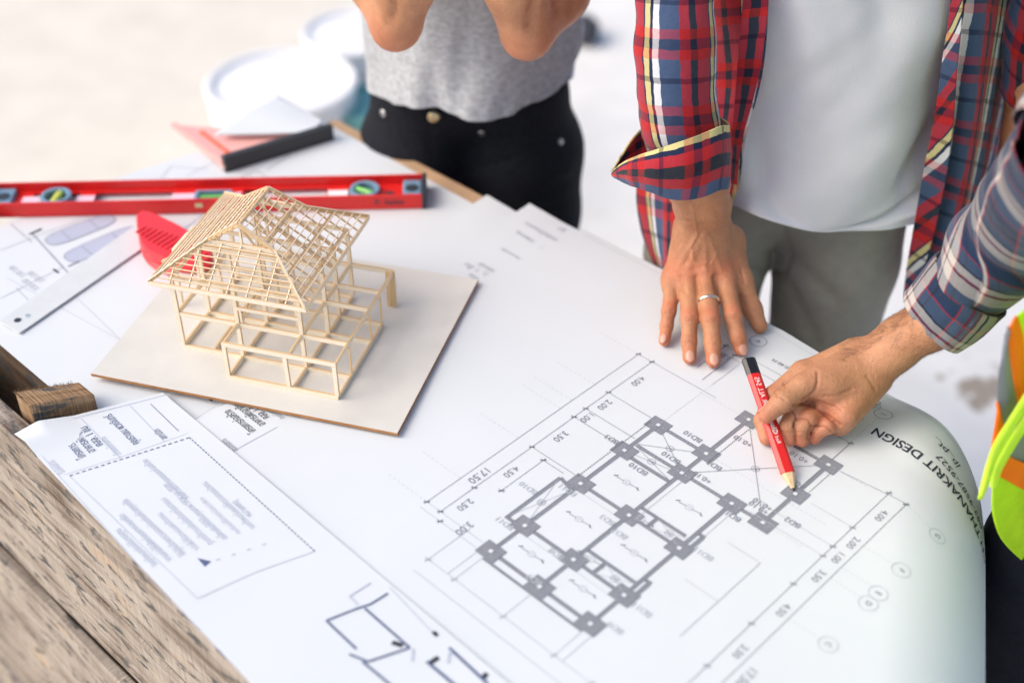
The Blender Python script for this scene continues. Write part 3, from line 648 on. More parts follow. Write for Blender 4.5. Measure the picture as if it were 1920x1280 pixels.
car(ST(150, 425), .10, .034, math.pi / 2 - .08); car(ST(192, 452), .11, .036, math.pi / 2 - .05)
for pts, wd, k in ([[(55, 440), (78, 430)], .004, 'ink'], [[(60, 438), (135, 520)], .0016, 'ink_line'], [[(20, 420), (60, 455)], .001, 'ink_line'], [[(0, 470), (180, 400)], .001, 'ink_faint'], [[(100, 505), (110, 512)], .003, 'ink'], [[(128, 500), (150, 490)], .003, 'ink_line'], [[(0, 560), (60, 530), (120, 500)], .001, 'ink_faint'],
                   [[(265, 470), (290, 498), (300, 492)], .003, 'ink'], [[(330, 440), (380, 405)], .001, 'ink_line'], [[(30, 540), (60, 570)], .0012, 'ink_faint'], [[(10, 520), (230, 640)], .0007, 'ink_faint'], [[(320, 415), (410, 470)], .001, 'ink_faint'], [[(140, 555), (250, 660)], .0006, 'ink_faint'], [[(350, 330), (410, 300), (470, 330)], .001, 'ink_faint'], [[(500, 320), (545, 290)], .0012, 'ink_line'], [[(430, 345), (480, 320), (520, 345)], .001, 'ink_line'], [[(300, 338), (320, 312), (390, 318)], .001, 'ink_blue_faint']):
    pline(L1, k, pts, wd)
for x, y in ((20, 500), (55, 510), (45, 525)): ptext(L1, 'ink_faint', '3.50 2.00', (x + 25, y + 18), (x, y), .012)
# --- the two sheets whose corners show at the far edge
B_ = Sheet([(0, 0)] * 4, -.0036, wave=.0004, seed=5)
B_.c = [Vector((-1.145, .60)), Vector((-.95, .60)), Vector((-.95, 1.14)), Vector((-1.150, 1.135))]
B_.build('blank white sheet corner nearest the spirit level at the far table edge', nu=24, nv=60, mat='paper', lifts=lambda u, v: .005 * max(0, (v - .8) / .2) ** 2 * max(0, 1 - u * 3))
C_ = Sheet([(0, 0)] * 4, -.0018, wave=.0004, seed=6)
C_.c = [Vector((-1.087, .70)), Vector((-.90, .70)), Vector((-.90, 1.162)), Vector((-1.090, 1.160))]
C_.build('white sheet with small text columns between house model board and plan sheet', nu=24, nv=60, mat='paper', lifts=lambda u, v: .004 * max(0, (v - .85) / .15) ** 2 * max(0, 1 - u * 3))
for s, a, b in (('แบบแปลนโครงสร้าง', (1055, 458), (985, 418)), ('รายการ', (1000, 455), (968, 434)), ('โครงการก่อสร้าง', (975, 486), (940, 466)), ('อาคารพักอาศัย', (938, 517), (898, 494)), ('คสล. 1 ชั้น', (930, 525), (872, 495)), ('มาตราส่วน', (905, 533), (880, 514)), ('แผ่นที่', (962, 514), (945, 506)), ('วันที่', (1060, 434), (1048, 428)), ('A-01', (1030, 474), (1015, 464))):
    ptext(C_, 'ink_faint', s, a, b, .0125)
flush_texts()
NM = {'hatch': 'printed_beams', 'ink_line': 'printed_lines', 'ink': 'printed_lettering', 'ink_faint': 'fine_printed_lines', 'ink_blue': 'blue_lettering', 'ink_blue_faint': 'faint_blue_lines', 'paper': 'printed_column_centres'}
for sh in (D, E_, L1, B_, C_): sh.finish(NM)
# ------------------------------------------------------------------ house model
BZ = .0075                                                        # top of its board
hO = U(300 + 1405 / 4.174, 500 + 1045 / 4.174, BZ); ex = Vector((.961, -.275, 0)); ey = Vector((.275, .961, 0))
house = thing('house_model', 'balsa wood stick model of a hip-roofed house frame on a pale square board', 'house model', (hO.x, hO.y, T + BZ))
def H(x, y, z): return hO + ex * (x / 1000) + ey * (y / 1000) + Vector((0, 0, z / 1000 - 0))
bc = [U(170, 700, BZ), U(745, 812, BZ), U(897, 524, BZ)]; bc.append(bc[0] + bc[2] - bc[1])
bm = bmesh.new(); prism(bm, [Vector((p.x, p.y, T + .0036)) for p in bc], [Vector((p.x, p.y, T + BZ - .0002)) for p in bc])
o = bmobj('base_board', bm, M['plyedge'], house)
bm = bmesh.new(); cc = sum((p for p in bc), Vector()) / 4
prism(bm, [Vector((*(p + (cc - p) * .0008).xy, T + BZ - .0002)) for p in bc], [Vector((*(p + (cc - p) * .0008).xy, T + BZ)) for p in bc])
bf = bmobj('board_face', bm, M['plyboard'])
bf.parent = o
unit = bpy.data.meshes.new('stick'); b_ = bmesh.new(); bmesh.ops.create_cube(b_, size=1); bmesh.ops.bevel(b_, geom=b_.edges[:], offset=.06, segments=1, affect='EDGES'); b_.to_mesh(unit); b_.free(); unit.materials.append(M['balsa']); unit.materials.append(M['balsa_edge'])
unit2 = unit.copy()
for me_, ax_i in ((unit, 2), (unit2, 1)):
    for p in me_.polygons: p.material_index = 1 if (abs(p.normal[ax_i]) > .55 or abs(p.normal[0]) > .9) else 0
def stick(name, p, q, wx, wz, up=Vector((0, 0, 1)), me=None, jit=.4):
    "a strip of balsa from p to q in model millimetres; wx across, wz along up"
    a, b = H(*p), H(*q); a += Vector([random.uniform(-jit, jit) / 1000 for _ in range(3)]); b += Vector([random.uniform(-jit, jit) / 1000 for _ in range(3)])
    d = (b - a); L_ = d.length; d.normalize(); u = (up - d * up.dot(d)).normalized(); x = d.cross(u)
    o = bpy.data.objects.new(name, unit if (wz > wx and name in ('beam', 'rail', 'eave_board', 'ridge_beam', 'purlin')) else unit2); C.objects.link(o); o.parent = house
    m = Matrix(((d.x * L_, x.x * wx / 1000, u.x * wz / 1000, 0), (d.y * L_, x.y * wx / 1000, u.y * wz / 1000, 0), (d.z * L_, x.z * wx / 1000, u.z * wz / 1000, 0), (0, 0, 0, 1)))
    m.translation = (a + b) / 2
    o.matrix_parent_inverse = Matrix.Translation(-house.location); o.matrix_basis = m
    return o
PX, PY = 5.5, 2.6           # post section
def post(x, y, z0, z1, sx=PX, sy=PY): stick('post', (x, y, z0), (x, y, z1), sx, sy, up=ey)
def beamx(x0, x1, y, z, h=6.4, w=2.6, name='beam'): stick(name, (x0, y, z), (x1, y, z), w, h)
def beamy(y0, y1, x, z, h=6.4, w=2.6, name='beam'): stick(name, (x, y0, z), (x, y1, z), w, h)
h1 = 51.5
X0, X1, X2, X3 = -217., -139., -58., -1.3
Y0, Y1, Y2, Y3, Y4 = 1.3, 40., 109., 145., 190.
# sill beams
for a, b, y in ((X1, X3, Y0), (X0, X3, Y1), (X0, X3, Y2), (X0, X3, Y3), (X0, X2, Y4)): beamx(a, b, y, 3)
for a, b, x in ((Y0, Y3, X3), (Y0, Y4, X2), (Y0, Y4, X1), (Y1, Y4, X0), (Y1, Y4, -178)): beamy(a + 1.3, b - 1.3, x, 2.9)
# first floor beams
for a, b, y in ((X1 - 3, X3 + 1, Y0), (X0, X3, Y1), (X0, X3, Y2), (X0, X3, Y3), (X0, X3, Y4)): beamx(a, b, y, h1)
for a, b, x in ((Y0, Y4 + 2, X3), (Y0, Y4, X2), (Y0, Y4, X1), (Y1, Y4, X0)): beamy(a + 1.3, b - 1.3, x, h1 - .2)
# porch posts
post(X1, Y0, 6, h1 - 3); post(X3 - 1.5, Y0, 6, h1 - 3); post(-63, Y0, 6, h1 - 3)
for y in (Y1 + 3, Y2, Y3 - 1): stick('post', (X3, y, 6), (X3, y, h1 - 3), 2.4, 2.4, up=ex)
# full height posts
for x in (X0, X1, X2):
    for y in (Y1, Y2, Y3, Y4):
        post(x, y, 6, 105)
for x in (-178, -98): 
    for y in (Y2, Y4): post(x, y, 6, 103)
# carport posts, doubled
for dx in (-3, 3): stick('post', (X3 - 3 + dx, Y4 - 1, 0), (X3 - 3 + dx, Y4 - 1, h1 + 2), 5.2, 6)
# balcony rail and wall plates
beamx(X1 - 2, X2 + 2, Y1 - 1, 76, 5, name='rail')
post(X1 + 6, Y1 - 1, 56, 76, 3, 2.2)
for x in (X0, X2): beamy(Y1, Y4, x, 104, 5)
for y in (Y1, Y2, Y3, Y4): beamx(X0, X2, y, 103.5, 5)
# roof
EX0, EX1, EY0, EY1, EZ = -235., -40., 20., 221., 108.
XM = (EX0 + EX1) / 2; SL = .64
def rz(x): return EZ + SL * (min(x - EX0, EX1 - x))
GX0, GX1 = -178.5, -96.5; GZ = rz(GX1); GY0, GY1 = 71., 166.; RZ = rz(XM) + 1; RY0, RY1 = 72., 154.
# eave boards
beamx(EX0 - 1, EX1 + 1, EY0, EZ - 2, 6.5, 1.6, 'eave_board'); beamx(EX0, EX1, EY1, EZ - 2, 6.5, 1.6, 'eave_board')
beamy(EY0, EY1, EX0, EZ - 2, 6.5, 1.6, 'eave_board'); beamy(EY0, EY1, EX1, EZ - 2, 6.5, 1.6, 'eave_board')
up = Vector((0, 0, 1))
# hips and gable rafters
for sx, gx in ((EX0, GX0), (EX1, GX1)):
    stick('hip_rafter', (sx, EY0, EZ), (gx, GY0, GZ), 2.2, 4); stick('gable_rafter', (gx, GY0, GZ), (XM, RY0, RZ), 2.2, 5)
    stick('hip_rafter', (sx, EY1, EZ), (gx, GY1, GZ), 2.2, 4); stick('gable_rafter', (gx, GY1, GZ), (XM, RY1, RZ), 2.2, 4)
stick('ridge_beam', (XM, RY0, RZ - 2), (XM, RY1, RZ - 2), 2.4, 5)
beamx(GX0, GX1, GY0 + 1.5, GZ - 3, 6); beamx(GX0, GX1, GY1, GZ - 3, 5)
stick('king_post', (XM, GY0 + 2, GZ - 3), (XM, GY0 + 2, RZ - 4), 2.4, 2.4, up=ey)
for y in (Y2, Y3 - 6): 
    stick('king_post', (XM, y, 105), (XM, y, RZ - 4), 3, 2.4, up=ey); stick('strut', (XM, y, 113), (XM + 26, y, RZ - 22), 2, 2.4); stick('strut', (XM, y, 113), (XM - 26, y, RZ - 22), 2, 2.4)
    stick('rafter', (EX0 + 2, y, EZ - 2), (XM, y, RZ - 4), 2.6, 5); stick('rafter', (EX1 - 2, y, EZ - 2), (XM, y, RZ - 4), 2.6, 5)
# front hip: rafters running up, battens across
for k in range(7):
    x = EX0 + 25 + k * (EX1 - EX0 - 50) / 6; f = min(1, min(x - EX0, EX1 - x) / (GX0 - EX0)); 
    stick('rafter', (x, EY0 + 1, EZ - 2.6), (x, EY0 + (GY0 - EY0) * f, EZ + (GZ - EZ) * f - 2.6), 1.6, 2.8)
    f2 = f; stick('rafter', (x, EY1 - 1, EZ - 2.6), (x, EY1 + (GY1 - EY1) * f2, EZ + (GZ - EZ) * f2 - 2.6), 2, 3.6)
for k in range(1, 9):
    f = k / 9; x0 = EX0 + (GX0 - EX0) * f; x1 = EX1 + (GX1 - EX1) * f; z = EZ + (GZ - EZ) * f
    stick('batten', (x0 - 1, EY0 + (GY0 - EY0) * f, z), (x1 + 1, EY0 + (GY0 - EY0) * f, z), 1.25, 1.25, me=unit)
    if k % 2: stick('batten', (x0, EY1 + (GY1 - EY1) * f, z), (x1, EY1 + (GY1 - EY1) * f, z), 1.25, 1.25, me=unit)
def yspan(d):
    "front and back limits of the side slopes at plan distance d from the eave"
    g = GX0 - EX0
    if d <= g: return EY0 + (GY0 - EY0) * d / g, EY1 + (GY1 - EY1) * d / g
    f = (d - g) / (XM - EX0 - g); return GY0, GY1 + (RY1 - GY1) * f
half = XM - EX0
# side slopes: battens lengthways
NB = 13
for k in range(1, NB):
    d = half * k / NB; y0, y1 = yspan(d)
    stick('batten', (EX0 + d, y0 - 3, EZ + SL * d + 1), (EX0 + d, y1 + 3, EZ + SL * d + 1), 1.5, 1.5, me=unit)
    if k % 1 == 0: stick('batten', (EX1 - d, y0 - 1, EZ + SL * d + 1), (EX1 - d, y1 + 1, EZ + SL * d + 1), 1.15, 1.15, me=unit)
# side slopes: rafters
for k in range(1, 12):
    y = EY0 + (EY1 - EY0) * k / 12
    lim = half
    for dd in np.linspace(0, half, 60):
        y0, y1 = yspan(dd)
        if not (y0 - 1 <= y <= y1 + 1): lim = dd; break
    if lim < 8: continue
    for sx, ax_ in ((1, EX0), (-1, EX1)):
        stick('rafter', (ax_ + sx * 1.5, y, EZ - 1.0), (ax_ + sx * lim, y, EZ + SL * lim - 1.0), 1.4, 2.2)
# purlins and inner framing
for d in (34, 68):
    y0, y1 = yspan(d)
    for xx in (EX0 + d, EX1 - d): stick('purlin', (xx, y0, EZ + SL * d - 4.5), (xx, y1, EZ + SL * d - 4.5), 2.6, 4)
# small lower roof on the left side
for k in range(6):
    stick('batten', (-243 - k * 3.2, 92 + k * 5, 96 - k * 2.2), (-243 - k * 3.2, 176 - k * 4, 96 - k * 2.2), 1.6, 1.6)
for y in (96, 132, 170): stick('rafter', (-240, y, 95), (-262, y, 80), 2, 3)
stick('strut', (-259, 118, 6 - 6), (-259, 118, 82), 3, 3, up=ey); stick('strut', (-259, 168, 0), (-259, 168, 82), 3, 3, up=ey)

# ------------------------------------------------------------------ spirit level lying on its side
A_, B2 = U(-22, 409, -.004), U(792, 391, -.004); lv = thing('spirit_level', 'red I-beam spirit level with round vials lying across the back of the table', 'spirit level', A_)
lx = (B2 - A_); LL = lx.length; lx.normalize(); ly = Vector((-lx.y, lx.x, 0)); LW, LH = .058, .0225
def Lp(x, y, z): return A_ + lx * x + ly * y + Vector((0, 0, z))
def lbox(name, x0, x1, y0, y1, z0, z1, mat, parent=lv, bev=.0006):
    bm = bmesh.new(); q = [(x0, y0), (x1, y0), (x1, y1), (x0, y1)]
    prism(bm, [Lp(x, y, z0) for x, y in q], [Lp(x, y, z1) for x, y in q]); return bmobj(name, bm, M[mat], lv, bev)
lbox('flange', 0, LL, 0, .0035, 0, LH, 'red'); lbox('flange', 0, LL, LW - .0035, LW, 0, LH, 'red')
def lxat(px): return (U(px, 368, .006) - A_).dot(lx)
zw = .006
segs = [(lxat(-20), lxat(62)), (lxat(148), lxat(178)), (lxat(322), lxat(372)), (lxat(428), lxat(455)), (lxat(612), lxat(652)), (lxat(712), LL)]
for x0, x1 in segs: lbox('web', max(0, x0), x1, .0035, LW - .0035, zw, zw + .003, 'red')
lbox('web', 0, LL, .0035, .009, zw, zw + .0028, 'red'); lbox('web', 0, LL, LW - .009, LW - .0035, zw, zw + .0028, 'red')
for a, b, m in ((45, 78, 'label'), (145, 179, 'label'), (322, 372, 'label'), (428, 452, 'label'), (614, 652, 'whitelabel')):
    lbox('sticker', lxat(a), lxat(b), .0095, LW - .020, zw + .003, zw + .0045, m)
def vial(px, vm, ang):
    x = lxat(px); c = Lp(x, LW * .47, 0); r = .0215
    bm = bmesh.new(); seg = 36
    for (ra, rb, z0, z1) in ((r - .006, r, .004, .019),):
        ri = [[bm.verts.new((c.x + q * math.cos(2 * math.pi * k / seg), c.y + q * math.sin(2 * math.pi * k / seg), c.z + z)) for k in range(seg)] for q, z in ((rb, z0), (rb, z1), (ra, z1), (ra, z0))]
        for i in range(4):
            for k in range(seg): bm.faces.new((ri[i][k], ri[i][(k + 1) % seg], ri[(i + 1) % 4][(k + 1) % seg], ri[(i + 1) % 4][k]))
    bmesh.ops.recalc_face_normals(bm, faces=bm.faces)
    h = bmobj('vial_housing', bm, M['bluegrey'], lv, .001)
    bm = bmesh.new(); lathe(bm, [(r - .0062, .0045), (r - .0062, .0065)], (c.x, c.y)); 
    for v in bm.verts: v.co.z += c.z
    k = bmobj('recess', bm, M['darkcap']); k.parent = h
    d = (lx * math.cos(ang) + ly * math.sin(ang)); n = Vector((-d.y, d.x, 0)); bm = bmesh.new()
    rings = []
    for t in np.linspace(-1, 1, 7):
        rr = .0052; cc_ = c + d * (t * (r - .0075)) + Vector((0, 0, .013))
        rings.append([bm.verts.new(cc_ + (n * math.cos(a) + Vector((0, 0, 1)) * math.sin(a)) * rr) for a in np.linspace(0, 2 * math.pi, 13)[:-1]])
    for a, b in zip(rings, rings[1:]):
        for q in range(12): bm.faces.new((a[q], a[(q + 1) % 12], b[(q + 1) % 12], b[q]))
    bm.faces.new(rings[0][::-1]); bm.faces.new(rings[-1])
    k = bmobj('vial', bm, M[vm], smooth=True); k.parent = h
vial(110, 'vialy', R(80)); vial(684, 'vial', R(150))
x = lxat(400); 
for a0, a1, b0_, b1_, m in ((-.026, .026, .014, .018, 'bluegrey'), (-.026, .026, .036, .040, 'bluegrey'), (-.026, -.020, .018, .036, 'bluegrey'), (.020, .026, .018, .036, 'bluegrey'), (-.020, .020, .018, .036, 'darkcap')):
    lbox('vial_frame', x + a0, x + a1, b0_, b1_, .005, .014 if m == 'bluegrey' else .008, m)
lbox('vial', x - .019, x + .019, .0235, .0305, .009, .0125, 'vial', bev=.002)
for x0, x1, e in ((lxat(755), LL - .001, 1), (.004, lxat(30), -1)):
    lbox('end_housing', x0, x1, .006, LW - .006, .005, .0165, 'bluegrey', bev=.002)
    cx = (x0 + x1) / 2; bm = bmesh.new(); cc_ = Lp(cx, LW / 2, 0); lathe(bm, [(.0095, .0166), (.0095, .0172)], (cc_.x, cc_.y), 24)
    for v in bm.verts: v.co.z += cc_.z
    bmobj('end_hole', bm, M['darkcap'], lv)
lbox('end_cap', LL, LL + .006, -.001, LW + .001, 0, LH + .001, 'darkcap', bev=.001); lbox('end_cap', -.006, 0, -.001, LW + .001, 0, LH + .001, 'bluegrey', bev=.001)
cx = lxat(731); bm = bmesh.new(); cc_ = Lp(cx, LW * .45, 0); lathe(bm, [(.006, zw + .0031), (.006, zw + .0042)], (cc_.x, cc_.y), 20)
for v in bm.verts: v.co.z += cc_.z
bmobj('hang_hole', bm, M['darkcap'], lv)
# ruler ticks and lettering on the near flange face
V_, F_ = [], []
for i in range(96):
    x = .02 + i * .005; h = .008 if i % 10 == 0 else (.006 if i % 5 == 0 else .004); k = len(V_)
    for a, b in ((x, 0), (x + .0005, 0), (x + .0005, h), (x, h)): V_.append(Lp(a, -.0003, b + .001))
    F_.append((k, k + 1, k + 2, k + 3))
o = link('ruler_marks', mesh(V_, F_), M['darkcap']); adopt(o, lv); o['kind'] = 'stuff'
def text3d(name, s, origin, xd, yd, size, mat, parent, xs=1., bold=0., align='CENTER', extr=0.):
    cu = bpy.data.curves.new('t', 'FONT'); cu.body = s; cu.size = 1; cu.align_x = align; cu.align_y = 'CENTER'; cu.offset = bold; cu.resolution_u = 3
    o = bpy.data.objects.new('t', cu); C.objects.link(o); dg = bpy.context.evaluated_depsgraph_get(); me = bpy.data.meshes.new_from_object(o.evaluated_get(dg))
    bpy.data.objects.remove(o); bpy.data.curves.remove(cu)
    for v in me.vertices: v.co = origin + xd * v.co.x * size * xs + yd * v.co.y * size
    me.materials.clear(); me.materials.append(mat); q = link(name, me, mat); adopt(q, parent); return q
text3d('lettering', 'P. Sailer', Lp(lxat(732), -.0004, .0115), lx, Vector((0, 0, 1)), .011, M['darkcap'], lv, 1.2, .02)
lbox('oval_mark', lxat(372), lxat(386), -.0006, 0, .010, .017, 'brass', bev=.0003)

# ------------------------------------------------------------------ pink triangular square with black handle bar
p0, p1, p2 = U(322, 230, .012), U(421, 300, .012), U(612, 232, .012)
sq = thing('triangle_square', 'translucent pink triangular set square with a black handle bar along one edge', 'set square', U(420, 322, -.006))
bm = bmesh.new(); a, b, c = [Vector((p.x, p.y, 0)) for p in (p0, p1, p2)]
z0, z1 = T - .004, T + .004
p0w, p1w, p2w = U(318, 234, .004), U(421, 314, .004), U(618, 250, .004)
prism(bm, [Vector((*p.xy, T + .001)) for p in (p0w, p1w, p2w)], [Vector((*p.xy, T + .004)) for p in (p0w, p1w, p2w)])
plate = bmobj('plate', bm, M['pinkplastic'], sq, .0006)
def along(p, q, f): return p + (q - p) * f
# sloping rim and scale slot
bm = bmesh.new(); e = (p1w - p0w).normalized(); n = Vector((-e.y, e.x, 0)); n = n if n.dot(p2w - p0w) > 0 else -n
prism(bm, [along(p0w, p1w, f) + n * k for f, k in ((.0, .002), (1., .002), (1., .010), (.02, .010))], [along(p0w, p1w, f) + n * k + Vector((0, 0, .003)) for f, k in ((.0, .002), (1., .002), (1., .010), (.02, .010))])
bmobj('rim', bm, M['pinkplastic'], sq, .0006)
for f0, f1 in ((.30, .40), (.42, .47), (.49, .54), (.56, .61), (.63, .70), (.72, .80), (.82, .90)):
    bm = bmesh.new(); q = [along(p0w, p1w, f) + n * k for f, k in ((f0, .022), (f1, .022), (f1, .030), (f0, .030))]
    prism(bm, q, [p + Vector((0, 0, .0008)) for p in q]); bmobj('scale_notch', bm, M['orangeprint'], sq)
h0, h1_ = U(424, 326, -.006), U(627, 264, -.006); d = (h1_ - h0).normalized(); n = Vector((-d.y, d.x, 0))
bm = bmesh.new(); q = [h0, h1_, h1_ + n * .012, h0 + n * .012]; prism(bm, q, [p + Vector((0, 0, .026)) for p in q]); bmobj('handle_bar', bm, M['blackbar'], sq, .001)
# folded note sheet lying on the square
nt_ = [U(402, 252, .016), U(520, 180, .012), U(606, 226, .016), U(588, 247, .016)]
pad = link('folded_paper', mesh([], []), M['paper']); bpy.data.objects.remove(pad)
rows = [[nt_[0], along(nt_[0], nt_[3], .5) + Vector((0, 0, -.001)), nt_[3]], [along(nt_[0], nt_[1], .5) + Vector((0, 0, .003)), along(along(nt_[0], nt_[1], .5), along(nt_[3], nt_[2], .5), .5) + Vector((0, 0, .004)), along(nt_[3], nt_[2], .5)], [nt_[1], along(nt_[1], nt_[2], .5), nt_[2]]]
o = link('folded_paper', surface(rows, 16, 16), M['paper']); solid(o, .0022); tag(o, 'small folded blank white paper lying on top of the pink triangular square', 'paper')

# ------------------------------------------------------------------ try square: steel blade, red ribbed handle
sw = thing('try_square', 'steel ruler blade with hanging hole and ribbed red plastic handle, partly behind the model', 'try square', U(150, 520, -.008))
z = -.0012
bl_ = [U(-3, 602, z), U(36, 624, z), U(272, 461, z), U(256, 420, z)]
bm = bmesh.new(); prism(bm, [p - Vector((0, 0, .0018)) for p in bl_], bl_); bmobj('blade', bm, M['steel'], sw, .0003)
hc = U(33, 600, z + .0002); bm = bmesh.new(); lathe(bm, [(.0045, T + z + .0001), (.0045, T + z + .0006)], (hc.x, hc.y), 20); bmobj('hanging_hole', bm, M['darkcap'], sw)
a, b = U(52, 592, z), U(58, 584, z); text3d('engraved_number', '45', a + Vector((0, 0, .0004)), (bl_[1] - bl_[0]).normalized(), (bl_[3] - bl_[0]).normalized(), .009, M['bluegrey'], sw)
out = [(257, 418), (262, 405), (280, 405), (310, 418), (345, 436), (385, 462), (400, 482), (396, 500), (372, 508), (335, 505), (300, 492), (275, 478), (262, 455)]
hp = [U(x, y + 3, .012) for x, y in out]; hp = [Vector((p.x, p.y, 0)) for p in hp]; cen = sum(hp, Vector()) / len(hp)
hp = resample(hp, 40, True)
def ringz(s, z): return [Vector((*(cen + (p - cen) * s).xy, T + z)) for p in hp]
lay = [ringz(.96, -.0028), ringz(1.0, .001), ringz(.90, .006), ringz(.98, .012), ringz(.99, .020), ringz(.93, .025)]
bm = bmesh.new(); rr = [[bm.verts.new(p) for p in l] for l in lay]
for a, b in zip(rr, rr[1:]):
    for k in range(40): bm.faces.new((a[k], a[(k + 1) % 40], b[(k + 1) % 40], b[k]))
bm.faces.new(rr[0][::-1]); bm.faces.new(rr[-1])
hd = bmobj('handle', bm, M['redplastic'], sw, smooth=False)
la, lb_ = U(262, 430, .025), U(395, 487, .025); dd = (lb_ - la).normalized(); nn = Vector((-dd.y, dd.x, 0))
for k in range(15):
    c0 = la + (lb_ - la) * (k / 15 + .01); wd_ = .010 * math.sin(math.pi * (k + 2) / 18) + .005
    bm = bmesh.new(); q = [c0 - nn * wd_, c0 - nn * wd_ + dd * .0022, c0 + nn * wd_ + dd * .0022, c0 + nn * wd_]
    prism(bm, [p + Vector((0, 0, -.001)) for p in q], [p + Vector((0, 0, .0016)) for p in q]); r_ = bmobj('rib', bm, M['redplastic']); r_.parent = hd

# ------------------------------------------------------------------ carpenter's pencil
tip = U(1489, 921, .0008); end = U(1403, 673, .060)
pc = thing('carpenter_pencil', 'red carpenter pencil with black end cap held between thumb and fingers, tip on the plan', 'pencil', tip)
pd_ = (end - tip); PLN = pd_.length; pd_.normalize(); side = pd_.cross(Vector((0, 0, 1))).normalized(); upv = side.cross(pd_).normalized()
PWID, PTH = .0078, .0042
def sect(s, sc, th=None):
    prof = [(-1, -.35), (-1, .35), (-.55, 1), (.55, 1), (1, .35), (1, -.35), (.55, -1), (-.55, -1)]
    return [tip + pd_ * s + side * (x * PWID * sc) + upv * (y * PTH * sc) for x, y in prof]
def tube(name, rings, mat, parent=pc, smooth=False):
    bm = bmesh.new(); rr = [[bm.verts.new(p) for p in l] for l in rings]; n = len(rings[0])
    for a, b in zip(rr, rr[1:]):
        for k in range(n): bm.faces.new((a[k], a[(k + 1) % n], b[(k + 1) % n], b[k]))
    bm.faces.new(rr[0][::-1]); bm.faces.new(rr[-1]); bmesh.ops.recalc_face_normals(bm, faces=bm.faces)
    return bmobj(name, bm, mat, parent, smooth=smooth)
tube('lead', [sect(0, .12), sect(.004, .26)], M['lead']); tube('sharpened_wood', [sect(.004, .27), sect(.014, .62), sect(.022, .93)], M['pencilwood'])
tube('painted_body', [sect(.0215, .96), sect(.023, 1.0), sect(PLN - .021, 1.0)], M['red']); tube('end_cap', [sect(PLN - .021, 1.015), sect(PLN - .001, 1.015), sect(PLN, .96)], M['black'])
ydir = side if side.x < 0 else -side
fo_ = tip + upv * (PTH + .0003)
text3d('lettering', 'FOR ALL 545', fo_ + pd_ * (PLN - .048), pd_, -ydir, .0082, M['silver'], pc, .95, .01)
text3d('lettering', 'Classic', fo_ + pd_ * (PLN - .087), pd_, -ydir, .0085, M['silver'], pc, 1, .01)
text3d('lettering', 'Red Classic', fo_ + pd_ * (.070), pd_, -ydir, .006, M['silver'], pc, 1, .01)

# ------------------------------------------------------------------ buckets on the ground behind
def bucket(px, py, rr_, z, label, mat, lidmat=None, name='bucket', cat='bucket', hh=None):
    c = U(px, py, z); H_ = z + T
    t = thing(name, label, cat, (c.x, c.y, 0))
    bm = bmesh.new(); lathe(bm, [(rr_ * .82, .0), (rr_ * .85, .01), (rr_ * .97, H_ - .05), (rr_ * 1.0, H_ - .045), (rr_ * 1.0, H_ - .012)], (c.x, c.y), 48); b = bmobj('shell', bm, M[mat], t, smooth=False)
    for k in range(3):
        zz_ = H_ - .05 - k * .022; bm = bmesh.new(); q = rr_ * (.97 - k * .01); lathe(bm, [(q, zz_ - .004), (q + .006, zz_ - .002), (q + .006, zz_ + .002), (q, zz_ + .004)], (c.x, c.y), 48); r_ = bmobj('hoop', bm, M[mat], t)
    bm = bmesh.new(); lathe(bm, [(rr_ * 1.03, H_ - .014), (rr_ * 1.04, H_ - .002), (rr_ * 1.0, H_ + .003), (rr_ * .93, H_), (rr_ * .90, H_ - .008)], (c.x, c.y), 48); bmobj('lid', bm, M[lidmat or mat], t)
    return t
bucket(527, 152, .175, -.45, 'white lidded bucket standing on the ground behind the left end of the table', 'bucket')
bucket(668, 58, .135, -.45, 'white bucket half hidden behind the raised elbow of the person in grey', 'bucket')
bucket(690, 190, .085, -.50, 'teal plastic pail seen between the white bucket and the black jeans', 'teal')
c = U(1098, 4, -.72); bm = bmesh.new(); lathe(bm, [(.028, 0), (.04, .02), (.045, .05), (.03, .07)], (0, 0), 20)
for v in bm.verts: v.co = Vector((c.x + v.co.x * 1.1, c.y + v.co.y * 1.6, v.co.z))
o = bmobj('rubble_piece', bm, M['darkgrey'], smooth=True); tag(o, 'dark grey lump on the ground behind the elbow of the person in grey', 'rubble')
